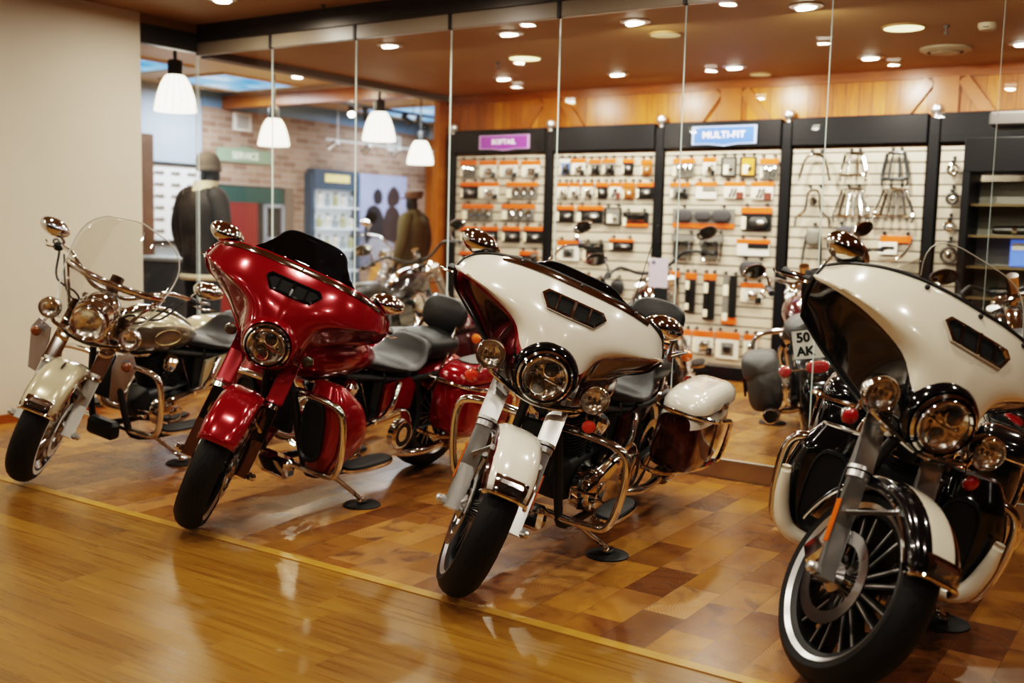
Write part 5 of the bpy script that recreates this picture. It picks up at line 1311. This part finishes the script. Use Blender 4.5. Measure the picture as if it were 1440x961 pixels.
GOODS = [
 [[(-6.336, 2.04, 0.204, 0.166, 'chrome'), (-6.096, 2.036, 0.209, 0.164, 'white'), (-5.849, 2.033, 0.221, 0.162, 'white'), (-5.591, 2.029, 0.216, 0.16, 'white')],
  [(-6.322, 1.826, 0.223, 0.164, 'dark'), (-6.082, 1.825, 0.246, 0.162, 'white'), (-5.687, 1.824, 0.37, 0.161, 'chrome')],
  [(-6.213, 1.607, 0.391, 0.162, 'chrome'), (-5.726, 1.611, 0.391, 0.158, 'chrome')],
  [(-6.315, 1.384, 0.22, 0.156, 'dark'), (-6.065, 1.389, 0.218, 0.154, 'dark'), (-5.803, 1.394, 0.222, 0.152, 'dark'), (-5.548, 1.399, 0.225, 0.157, 'dark')],
  [(-6.319, 1.137, 0.215, 0.147, 'dark'), (-6.026, 1.146, 0.228, 0.159, 'dark'), (-5.59, 1.16, 0.218, 0.155, 'dark')]],
 [[(-5.208, 2.04, 0.115, 0.144, 'blue'), (-5.062, 2.038, 0.154, 0.146, 'white'), (-4.886, 2.028, 0.127, 0.137, 'grey'), (-4.736, 2.033, 0.133, 0.144, 'grey'), (-4.54, 2.029, 0.115, 0.138, 'dark'), (-4.354, 2.02, 0.113, 0.144, 'brown')],
  [(-5.228, 1.818, 0.119, 0.151, 'white'), (-5.1, 1.817, 0.114, 0.149, 'white'), (-4.955, 1.817, 0.12, 0.148, 'white'), (-4.804, 1.817, 0.127, 0.147, 'dark'), (-4.66, 1.816, 0.125, 0.146, 'red'), (-4.526, 1.816, 0.124, 0.152, 'brown'), (-4.361, 1.815, 0.175, 0.143, 'dark')],
  [(-5.191, 1.602, 0.2, 0.152, 'dark'), (-4.921, 1.604, 0.289, 0.157, 'dark'), (-4.678, 1.592, 0.169, 0.161, 'box'), (-4.442, 1.553, 0.254, 0.134, 'under')],
  [(-5.144, 1.276, 0.247, 0.191, 'picture'), (-4.87, 1.262, 0.216, 0.177, 'under'), (-4.582, 1.305, 0.258, 0.104, 'dark')],
  [(-5.136, 0.961, 0.149, 0.089, 'dark'), (-4.97, 0.956, 0.161, 0.099, 'white'), (-4.79, 0.928, 0.192, 0.131, 'bag'), (-4.591, 0.939, 0.137, 0.144, 'bag')]],
 [[(-3.992, 2.023, 0.209, 0.161, 'chrome'), (-3.75, 2.028, 0.123, 0.153, 'white'), (-3.57, 2.03, 0.136, 0.165, 'box'), (-3.397, 2.03, 0.141, 0.165, 'gold'), (-3.213, 2.011, 0.159, 0.172, 'chrome')],
  [(-4.019, 1.815, 0.188, 0.141, 'grey'), (-3.769, 1.819, 0.201, 0.144, 'sheet'), (-3.507, 1.818, 0.198, 0.141, 'red'), (-3.261, 1.817, 0.2, 0.148, 'red')],
  [(-3.785, 1.59, 0.581, 0.169, 'wide'), (-3.301, 1.605, 0.276, 0.20, 'dark')],
  [(-3.968, 1.365, 0.227, 0.235, 'tray'), (-3.692, 1.368, 0.227, 0.237, 'tray'), (-3.316, 1.335, 0.3, 0.14, 'sheet')],
  [(-4.043, 1.033, 0.112, 0.258, 'long'), (-3.877, 1.025, 0.108, 0.346, 'long'), (-3.697, 1.026, 0.121, 0.402, 'long'), (-3.509, 1.019, 0.14, 0.418, 'longup'), (-3.31, 1.150, 0.22, 0.130, 'pad'), (-3.311, 0.966, 0.203, 0.169, 'white')],
  [(-3.95, 0.522, 0.20, 0.20, 'white'), (-3.737, 0.522, 0.206, 0.201, 'white'), (-3.51, 0.529, 0.222, 0.237, 'picture'), (-3.30, 0.522, 0.123, 0.184, 'white')]],
 [[(-2.812, 2.033, 0.257, 0.212, 'arch'), (-2.499, 2.034, 0.22, 0.214, 'rack'), (-2.176, 2.034, 0.209, 0.255, 'rackblack')],
  [(-2.809, 1.75, 0.282, 0.304, 'archsmall'), (-2.499, 1.756, 0.26, 0.269, 'rack2'), (-2.169, 1.756, 0.27, 0.263, 'rack2')],
  [(-2.797, 1.454, 0.136, 0.191, 'padpost'), (-2.514, 1.464, 0.209, 0.196, 'pad'), (-2.147, 1.393, 0.281, 0.147, 'orangebox')],
  [(-2.415, 1.212, 0.12, 0.09, 'pad')]],
 [[(-1.751, 1.973, 0.095, 0.117, 'ring')], [(-1.744, 1.755, 0.096, 0.117, 'ring')], [(-1.75, 1.542, 0.085, 0.115, 'ring')], [(-1.741, 1.365, 0.138, 0.186, 'ring')]]]
for bi, rows_ in enumerate(GOODS):
    for ri, row in enumerate(rows_):
        for ii, (x, zt, w, h, st) in enumerate(row): pack(bi, ri, ii, x, zt, w, h, st)

# ------------------------------------------------------------------ black glazed display case at the end of the shop
o = empty('display_case', (-0.70, 8.2, ZF), label='tall black display case with glazed front and metal shelves', cat='display case')
CW, CH_ = 1.74, 1.975
MB().box((0, 0, CH_ - .11), (CW, .42, .24), 0, .006).build('top_fascia', M_FASCIA, o, flat=True)
for s in (-1, 1): MB().box((s * (CW / 2 - .025), 0, (CH_ - .22) / 2), (.05, .42, CH_ - .22)).build('side_panel', M_FASCIA, o, flat=True)
MB().box((0, .20, .9), (CW - .1, .02, 1.6)).build('back_panel', mat('case_back', rgb('c9c2b2'), .5), o, flat=True)
MB().box((0, 0, .10), (CW - .1, .40, .20)).build('plinth', M_FASCIA, o, flat=True)
for k in range(6): MB().box((0, .03, .42 + k * .22), (CW - .1, .32, .018)).build('shelf', mat('case_shelf', rgb('7d6a4c'), .35, .4), o, flat=True)
MB().box((0, -.205, .94), (CW - .1, .006, 1.46)).build('glazed_door', PANE, o, flat=True)
MB().tube([(-.06, -.215, .7), (-.06, -.24, .72), (-.06, -.24, 1.05), (-.06, -.215, 1.07)], .008, 8).build('door_handle', STEEL, o)
def case_item(x, z, kind, lb):
    q = empty('exhaust_tip' if kind == 'pipe' else 'reflection_box', (x, 8.19, z), label=lb, cat='exhaust tip' if kind == 'pipe' else 'box')
    if kind == 'pipe':
        MB().lathe([(.022, 0), (.030, .02), (.032, .20), (.026, .30), (.026, .305), (.0001, .305)], (-.15, 0, .034), (1, 0, 0), 16).build('pipe', DARKSTEEL, q)
        MB().lathe([(.034, .0), (.034, .03)], (-.02, 0, .034), (1, 0, 0), 16).build('band', CHROME, q)
    else:  # blue reflection built as a glowing box; carton and label are made up
        MB().box((0, 0, .095), (.11, .05, .19), 0, .006).build('carton', mat('blue_reflection_glow', rgb('5f7fe0'), .4, emis=.5), q, flat=True)
        MB().box((0, -.027, .14), (.08, .004, .05)).build('label', M_WCARD, q, flat=True)
for k in range(5):
    for j, x in enumerate((-1.23, -.82, -.40)):
        if k == 3 and j == 0: continue
        case_item(x, ZF + .432 + k * .22, 'pipe', 'dark exhaust tip with chrome band, %s on the %s shelf of the display case' % (['nearest', 'second', 'third'][j], ['lowest', 'second', 'third', 'fourth', 'fifth'][k]))
case_item(-1.20, ZF + .432 + 3 * .22, 'box', 'bright blue box standing in for a reflection in the display case glass')
o = empty('ceiling_projector', (-1.22, 8.2, 2.22), label='dark grey box on arms above the display case', cat='projector')
MB().box((0, 0, 0), (.42, .34, .10), 0, .015).build('casing', mat('projector_grey', rgb('4a4542'), .5), o, flat=True)
MB().tube([(0, 0, .05), (0, 0, ZC - 2.221)], .02, 10).build('mount_pole', SATIN, o)

# ------------------------------------------------------------------ brick wall: sign, hatch, rack, poster, board, grilles
XW = -10.70
def ty(o_, y, z, t=0.0): return (XW + t, y, z)
o = empty('service_sign', (XW, 9.57, 2.225), label='pale green sign reading SERVICE on the brick wall', cat='sign')
ol = [(-.47, -.085), (-.47, .085), (-.25, .088), (0, .125), (.25, .088), (.47, .085), (.47, -.085)]
MB().prism(ol[::-1], (0.002, 0, 0), (0, 1, 0), (0, 0, 1), .03).build('board', mat('sign_green', rgb('8fa58d'), .5), o, flat=True)
text_mb('SERVICE', .125, Matrix.Translation((.034, 0, 0)) @ Matrix(((0, 0, 1, 0), (1, 0, 0, 0), (0, 1, 0, 0), (0, 0, 0, 1))), .002, 0, bold=.0015).build('lettering', mat('sign_cream', rgb('e8ead8'), .5, emis=.3), o, flat=True)
o = empty('door_1', (XW, 9.70, ZF)); o['kind'] = 'structure'
MB().box((.012, 0, .88), (.02, 1.35, 1.72)).build('dark_opening', mat('opening_dark', rgb('241c18'), .7), o, flat=True)
MB().box((.03, -.03, 1.62), (.03, 1.16, .20)).build('green_lintel', mat('lintel_green', rgb('23453f'), .4), o, flat=True)
MB().box((.03, -.26, .80), (.02, .66, 1.44)).build('red_door_leaf', mat('door_red', rgb('7c2016'), .5), o, flat=True)
f = MB()
for yy in (.20, .52): f.box((.04, yy, .86), (.03, .045, 1.30))
for zz in (1.49, 1.05, .55): f.box((.04, .36, zz), (.03, .32, .045))
f.build('window_frame', mat('frame_grey', rgb('8f959c'), .5), o, flat=True)
MB().box((.035, .62, .88), (.05, .16, 1.72)).build('brown_jamb', mat('jamb_brown', rgb('6b5a4b'), .6), o, flat=True)
o = empty('display_rack', (XW, 11.15, ZF), label='blue framed goods rack with yellow header on the brick wall', cat='rack')
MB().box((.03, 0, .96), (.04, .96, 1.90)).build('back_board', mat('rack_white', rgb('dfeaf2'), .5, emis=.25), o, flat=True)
f = MB()
for s in (-1, 1): f.box((.08, s * .46, .98), (.14, .07, 1.98))
f.build('side_posts', mat('rack_blue', rgb('3f5468'), .4), o, flat=True)
MB().box((.09, 0, 1.89), (.15, .90, .28)).build('header_board', mat('rack_blue', rgb('3f5468'), .4), o, flat=True)
MB().box((.170, 0, 1.91), (.01, .50, .11), 0, .003).build('header_label', mat('label_yellow', rgb('e6cf8c'), .5, emis=.4), o, flat=True)
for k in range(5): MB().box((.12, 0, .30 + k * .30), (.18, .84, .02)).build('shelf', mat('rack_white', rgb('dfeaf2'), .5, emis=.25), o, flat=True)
proto = None
for k in range(4):
    for j in range(5):
        q = empty('oil_bottle', (XW + .13, 10.83 + j * .16, ZF + .313 + (k + 1) * .30), label='small bottle, %s from the door side on the %s shelf of the blue framed rack' % (ORD[j], ROWN[3 - k]), cat='bottle', group='bottles in the blue framed rack')
        hh = .16 + .03 * ((j + k) % 2)
        MB().lathe([(.04, 0), (.045, .01), (.045, hh * .7), (.018, hh * .85), (.018, hh * .95)], n=12).build('bottle_body', [M_WCARD, mat('bottle_grey', rgb('9aa4a8'), .4), mat('bottle_olive', rgb('b4b48c'), .4)][(j + k) % 3], q)
        MB().lathe([(.021, hh * .95), (.021, hh * 1.08), (.0001, hh * 1.09)], n=10).build('cap', SATIN, q)
o = empty('poster', (XW, 12.32, 1.45), label='large poster of two riders on a motorcycle under a pale violet sky', cat='poster')
MB().box((.012, 0, 0), (.02, 1.08, 1.36)).build('print', mat('poster_sky', rgb('aab4dc'), .4, noise=.25, nscale=2.2), o, flat=True)
def blob(pts, m, t, nm):
    P = catmull([(0, a, b) for a, b in pts], 6, True)
    MB().prism([(p.y, p.z) for p in P], (.022 + t, 0, 0), (0, 1, 0), (0, 0, 1), .002).build(nm, m, o, flat=True)
PD = mat('poster_dark', rgb('1f1b27'), .4, noise=.3, nscale=5); PB = mat('poster_brown', rgb('3b2b2d'), .4, noise=.3, nscale=6); PG = mat('poster_bike', rgb('7c8296'), .4, noise=.5, nscale=9)
blob([(-.54, -.68), (.54, -.68), (.54, -.30), (.30, -.20), (-.2, -.28), (-.54, -.18)], PG, .0, 'pictured_road')
blob([(-.42, -.30), (-.40, .10), (-.25, .22), (-.08, .16), (.02, -.05), (.05, -.35), (-.15, -.45)], PD, .002, 'pictured_rider')
blob([(-.50, -.05), (-.30, .12), (-.15, .05), (-.30, -.10)], PD, .002, 'pictured_arm')
blob([(-.20, .24), (-.24, .38), (-.14, .47), (-.04, .40), (-.06, .26)], PD, .002, 'pictured_rider_head')
blob([(.0, -.28), (.02, .08), (.18, .22), (.36, .12), (.40, -.25), (.2, -.40)], PB, .003, 'pictured_passenger')
blob([(.12, .22), (.08, .38), (.22, .52), (.36, .42), (.34, .26)], PB, .003, 'pictured_passenger_head')
blob([(-.36, -.40), (-.25, -.26), (.0, -.30), (.25, -.36), (.32, -.50), (.1, -.60), (-.25, -.58)], mat('poster_chrome', rgb('a8adbb'), .3, noise=.6, nscale=14), .004, 'pictured_motorcycle')
o = empty('notice_board', (-10.72, 8.35, 1.58), label='white board with rows of small motorcycle pictures and dark frame', cat='notice board')
MB().box((.02, 0, 0), (.03, 1.0, .92)).build('board', mat('board_white', rgb('dfe3e8'), .5, emis=.15), o, flat=True)
f = MB()
for s in (-1, 1): f.box((.03, s * .51, 0), (.05, .04, .98)); f.box((.03, 0, s * .47), (.05, 1.0, .04))
f.build('frame', SATIN, o, flat=True)
for k in range(6):
    for j in range(4):
        P = [(-.08, -.02), (-.05, .025), (.0, .015), (.05, .03), (.085, -.015), (.03, -.03)]
        MB().prism(P[::-1], (.036, -.36 + j * .24, .36 - k * .14), (0, 1, 0), (0, 0, 1), .002).build('bike_picture', M_GREYP, o, flat=True)
for (y, z, lb) in ((9.53, 2.66, 'white square air grille high on the brick beside the service sign'), (12.55, 2.62, 'white square air grille high on the brick above the poster')):
    o = empty('air_grille', (XW + (.0 if z < 2.7 else 0), y, z), label=lb, cat='air grille')
    MB().box((.015, 0, 0), (.03, .30, .24), 0, .006).build('frame', WHITE, o, flat=True)
    g_ = MB(); [g_.box((.032, 0, -.07 + k * .028), (.008, .20, .014)) for k in range(6)]; g_.build('louvres', M_GREYP, o, flat=True)
o = empty('counter', (-9.3, 7.3, ZF), rot=(0, 0, R(8)), label='low grey counter behind the mannequin in the brown jacket', cat='counter')
MB().box((0, 0, .42), (.9, .5, .84), 0, .01).build('body', mat('counter_grey', rgb('5b5f63'), .5), o, flat=True)
MB().box((0, 0, .86), (.96, .56, .04), 0, .008).build('worktop', mat('counter_top', rgb('b9c0c4'), .3), o, flat=True)
# ------------------------------------------------------------------ motorcycles behind the glass
def back_bike(label, x, y, yaw, lean, steer, puck, **k):
    d = dict(far=True, z0=ZF, paint=PAINTBLACK, paint2=PAINTBLACK, band=PAINTBLACK, passing=False, signals=False, tank=PAINTBLACK, tank2=PAINTBLACK, wheel='wire', rimf=.245, head=3, hx=.66, bar_h=1.03, bar_w=.37, bar_sweep=.22, guard=False,
             mir=(.27, .43, 1.17), fender_tip=False, discs=(1,), puck=puck is not None, puck_label=puck, cov0=.36, fen0=60)
    d.update(k); return motorcycle('cruiser_motorcycle', label, (x, y), yaw, lean, steer, d)
back_bike('dark maroon cruiser with grey leather bags and white rear plate reading 50 AK', -2.13, 6.87, 110, 9, 30, 'black stand disc under the cruiser with the 50 AK plate', tank=MAROON, paint=PAINTBLACK, bags='leather', guard=True, seatm=GREYHIDE,
          plate=[('50', -.06, .036, .072), ('AK', -.055, -.040, .068), ('7', .065, -.040, .068)], rearsig=REDLENS, podm=CHROME)
back_bike('black cruiser with dark round mirror and rider seat behind the pearl white bike', -3.36, 7.05, 112, 9, 14, None, barm=SATIN, mirm=DARKSTEEL, engine_dark=True)
back_bike('chrome trimmed cruiser with rear plate reading 36 and 7 behind the red bike', -4.40, 6.98, 113, 9, 20, None, bags='hard', bag0=MAROON, bag1=MAROON, lid=MAROON, rearm=MAROON,
          plate=[('36', .045, .036, .072), ('7', .05, -.040, .068)])
back_bike('black cruiser whose mirror shows above the smoked screen of the red bike', -5.72, 6.95, 104, 9, 18, None, barm=SATIN, mirm=mat('red_brown_mirror', rgb('5b3a30'), .3))
back_bike('black cruiser with black bars behind the clear screen of the cream bike', -0.85, 6.62, 100, 8, 20, None, barm=SATIN, mirm=SATIN)
back_bike('chrome faced cruiser turned toward the glass beside the mannequin in the olive coat', -9.09, 10.57, -50, 8, 20, None, nacelle=True, passing=True, **{'pass': 3}, paint=CHAMP, tank=CHAMP, shield=False, deflm=CHROME)

# ------------------------------------------------------------------ mannequins
def skin(name, nodes, edges, m, parent, sub=2, root=0, label=None, M=None):
    me = bpy.data.meshes.new(name)
    me.from_pydata([n[0] for n in nodes], edges, [])
    o = bpy.data.objects.new(name, me); COL.objects.link(o); me.materials.append(m)
    sk = o.modifiers.new('skin', 'SKIN'); sk.use_smooth_shade = True
    for i, n in enumerate(nodes):
        r_ = n[1]; me.skin_vertices[0].data[i].radius = r_ if isinstance(r_, tuple) else (r_, r_)
        me.skin_vertices[0].data[i].use_root = (i == root)
    s = o.modifiers.new('smooth', 'SUBSURF'); s.levels = sub; s.render_levels = sub
    o.parent = parent
    if label: o['label'] = label
    return o
MANN = mat('mannequin_black', (.004, .004, .004), .35); HAT = mat('knit_wool', rgb('5f5348'), .9, noise=.4, nscale=120, bump=1.0, bscale=160)
BROWNJ = mat('brown_suede_jacket', (.018, .0105, .0065), .75, noise=.35, nscale=14, bump=.5, bscale=50); FLEECE = mat('cream_fleece', rgb('d6c7a8'), .95, bump=1.0, bscale=120)
OLIVE = mat('olive_coat', rgb('4a4022'), .8, noise=.2, nscale=10, bump=.4, bscale=60); JEANS = mat('blue_denim', rgb('1b2740'), .85, noise=.3, nscale=30); CAPM = mat('brown_cap', rgb('5a4030'), .8)
def body(root, hx=0.0):
    n = [((0, 0, .98), (.15, .11)), ((0, 0, 1.15), (.13, .10)), ((0, 0, 1.35), (.15, .10)), ((0, 0, 1.50), (.09, .07)), ((.01 + hx * .6, 0, 1.58), .050), ((.03 + hx, 0, 1.66), (.070, .075)), ((.02 + hx, 0, 1.74), (.080, .092)), ((.01 + hx, 0, 1.80), (.062, .074)),
         ((.115 + hx, 0, 1.685), .014), ((.10 + hx, 0, 1.625), (.028, .024))]
    e = [(0, 1), (1, 2), (2, 3), (3, 4), (4, 5), (5, 6), (6, 7), (6, 8), (5, 9)]
    for s in (-1, 1):
        b = len(n); n += [((0, s * .19, 1.47), .060), ((-.01, s * .27, 1.22), .046), ((.06, s * .28, .98), .036), ((.09, s * .27, .90), (.020, .036)), ((.11, s * .27, .86), (.016, .034))]
        e += [(3, b), (b, b + 1), (b + 1, b + 2), (b + 2, b + 3), (b + 3, b + 4)]
        for q, L in ((-.027, .075), (-.009, .090), (.009, .085), (.027, .065)):
            c = len(n); n += [((.125 , s * .27 + q, .82), .0085), ((.135 - .01, s * .27 + q * 1.1, .82 - L * .5), .0075), ((.125 - .03, s * .27 + q * 1.1, .82 - L), .006)]
            e += [(b + 4, c), (c, c + 1), (c + 1, c + 2)]
        c = len(n); n += [((.135, s * .235, .87), .010), ((.150, s * .225, .83), .008)]; e += [(b + 3, c), (c, c + 1)]
        b = len(n); n += [((0, s * .095, .90), .088), ((.01, s * .105, .52), .058), ((-.02, s * .11, .12), .042), ((.02, s * .115, .045), (.045, .04)), ((.13, s * .125, .030), (.028, .04))]
        e += [(0, b), (b, b + 1), (b + 1, b + 2), (b + 2, b + 3), (b + 3, b + 4)]
    return skin('body', n, e, MANN, root)
def ring_ell(z, rx, ry, n=28, x0=0.0, wob=0.0, seed=0): return [V(x0 + rx * math.cos(2 * PI * k / n) * (1 + wob * math.sin(3 * 2 * PI * k / n + seed + z * 9)), ry * math.sin(2 * PI * k / n) * (1 + wob * math.sin(4 * 2 * PI * k / n + seed + z * 7)), z) for k in range(n)]
def garment(root, name, m, secs, cuffz, sl):
    c = MB().loft(smooth_rings([ring_ell(z, rx, ry, 28, x0, .025, 1.3) for z, rx, ry, x0 in secs], 4), caps=False)
    for s in (-1, 1):
        c.tube([(0, s * .14, 1.50), (0, s * .205, 1.46), (-.012, s * .265, 1.32), (-.015, s * .29, 1.20), (.02, s * .295, 1.07), (.06, s * .285, cuffz)], [.075, .088, .078, .070, .064, sl], 16, sm=4)
    o = c.build(name, m, root, 70); return o
def mannequin(x, y, yaw, label): return empty('mannequin', (x, y, ZF), (0, 0, R(yaw)), label=label, cat='mannequin')
m1 = mannequin(-7.37, 6.12, 90, 'black mannequin in brown fleece-collared jacket and grey knit hat, seen from behind')
body(m1, .075)
j = garment(m1, 'jacket', BROWNJ, [(.78, .150, .205, 0), (.86, .150, .205, 0), (1.05, .150, .200, 0), (1.25, .160, .215, -.01), (1.40, .155, .225, -.01), (1.49, .115, .175, 0), (1.55, .078, .09, .025), (1.585, .080, .085, .035)], .96, .056)
MB().tube([V(*(p * 1.0)) for p in ring_ell(.785, .152, .207)], .026, 8, closed=True).build('hem_trim', FLEECE, j)
MB().loft([ring_ell(1.52, .10, .115, 28, .02), ring_ell(1.56, .098, .102, 28, .03), ring_ell(1.615, .108, .105, 28, .045), ring_ell(1.60, .085, .085, 28, .045), ring_ell(1.54, .075, .080, 28, .03)], caps=False).build('collar', FLEECE, j)
MB().loft(smooth_rings([ring_ell(z, rx, ry, 32, x0) for z, rx, ry, x0 in ((1.70, .112, .100, .075), (1.72, .116, .104, .075), (1.745, .112, .100, .075), (1.80, .106, .096, .065), (1.845, .08, .075, .06), (1.868, .03, .03, .055))], 4)).build('knit_hat', HAT, m1, 60)
def legs(root, m, z0=.05):
    c = MB()
    c.loft(smooth_rings([ring_ell(z, rx, ry, 24) for z, rx, ry in ((1.02, .125, .165), (.95, .130, .180), (.86, .125, .185))], 3))
    for s in (-1, 1): c.tube([(0, s * .09, .92), (.005, s * .10, .70), (.01, s * .105, .50), (-.01, s * .11, .25), (-.01, s * .112, z0)], [.100, .092, .078, .072, .072], 16, sm=4)
    return c.build('trousers', m, root, 70)
legs(m1, mat('dark_trousers', rgb('1d1b1c'), .8))
def shoes(root, m):
    for s in (-1, 1): MB().loft(smooth_rings([[V(x, s * .12 + a, max(0.002, .045 + b_ * h)) for a, b_ in superellipse(0, 0, w, 1, 18, 2.6)] for x, w, h in ((-.09, .030, .04), (-.06, .040, .050), (.05, .045, .045), (.14, .045, .035), (.19, .025, .03))], 3)).build('shoe', m, root, 60)
shoes(m1, LEATHER)
m2 = mannequin(-7.66, 9.36, 188, 'black mannequin in long olive coat, jeans and flat brown cap')
m2.scale = (.91, .91, .91); body(m2)
j = garment(m2, 'coat', OLIVE, [(.52, .19, .235, 0), (.70, .175, .225, 0), (.95, .155, .205, 0), (1.15, .145, .195, 0), (1.32, .155, .215, -.01), (1.44, .14, .205, -.01), (1.51, .10, .14, 0), (1.56, .082, .085, 0), (1.60, .085, .085, .005)], .94, .055)
MB().box((.0, -.292, 1.36), (.08, .012, .09), 0, .003).build('sleeve_patch', mat('patch_tan', rgb('9c8350'), .7), j)
cp = MB().loft(smooth_rings([ring_ell(z, rx, ry, 28, x0) for z, rx, ry, x0 in ((1.735, .108, .094, .01), (1.775, .118, .104, .01), (1.805, .122, .108, .0), (1.83, .10, .09, -.01), (1.842, .02, .02, -.01))], 3))
cp.loft([[V(.09 + a, b_, 1.742 + dz - .18 * a * a * 4) for a, b_ in superellipse(.035, 0, .065, .075, 20, 2.3)] for dz in (-.004, .004)])
cp.build('flat_cap', CAPM, m2, 60)
legs(m2, JEANS); shoes(m2, LEATHER)
# paper notice hanging from the bars of the bike behind the pearl white one
o = empty('paper_notice', (-3.37, 6.90, 1.085), rot=(0, 0, R(22)), label='pale mauve paper notice hanging in front of the rack bays above a black card', cat='notice')
MB().box((0, 0, 0), (.135, .003, .21)).build('sheet', mat('mauve_paper', rgb('cbbcc8'), .6), o, flat=True)
MB().lathe([(.0001, 0), (.014, 0), (.014, .001), (.0001, .001)], (-.035, -.0035, .075), (0, -1, 0), 14).build('round_mark', mat('mark_grey', rgb('77707a'), .6), o)
MB().box((.02, 0, -.155), (.10, .003, .085)).build('black_card', SATIN, o, flat=True)
MB().tube([(0, 0, .105), (.0, .01, .16)], .002, 5).build('string', SATIN, o)
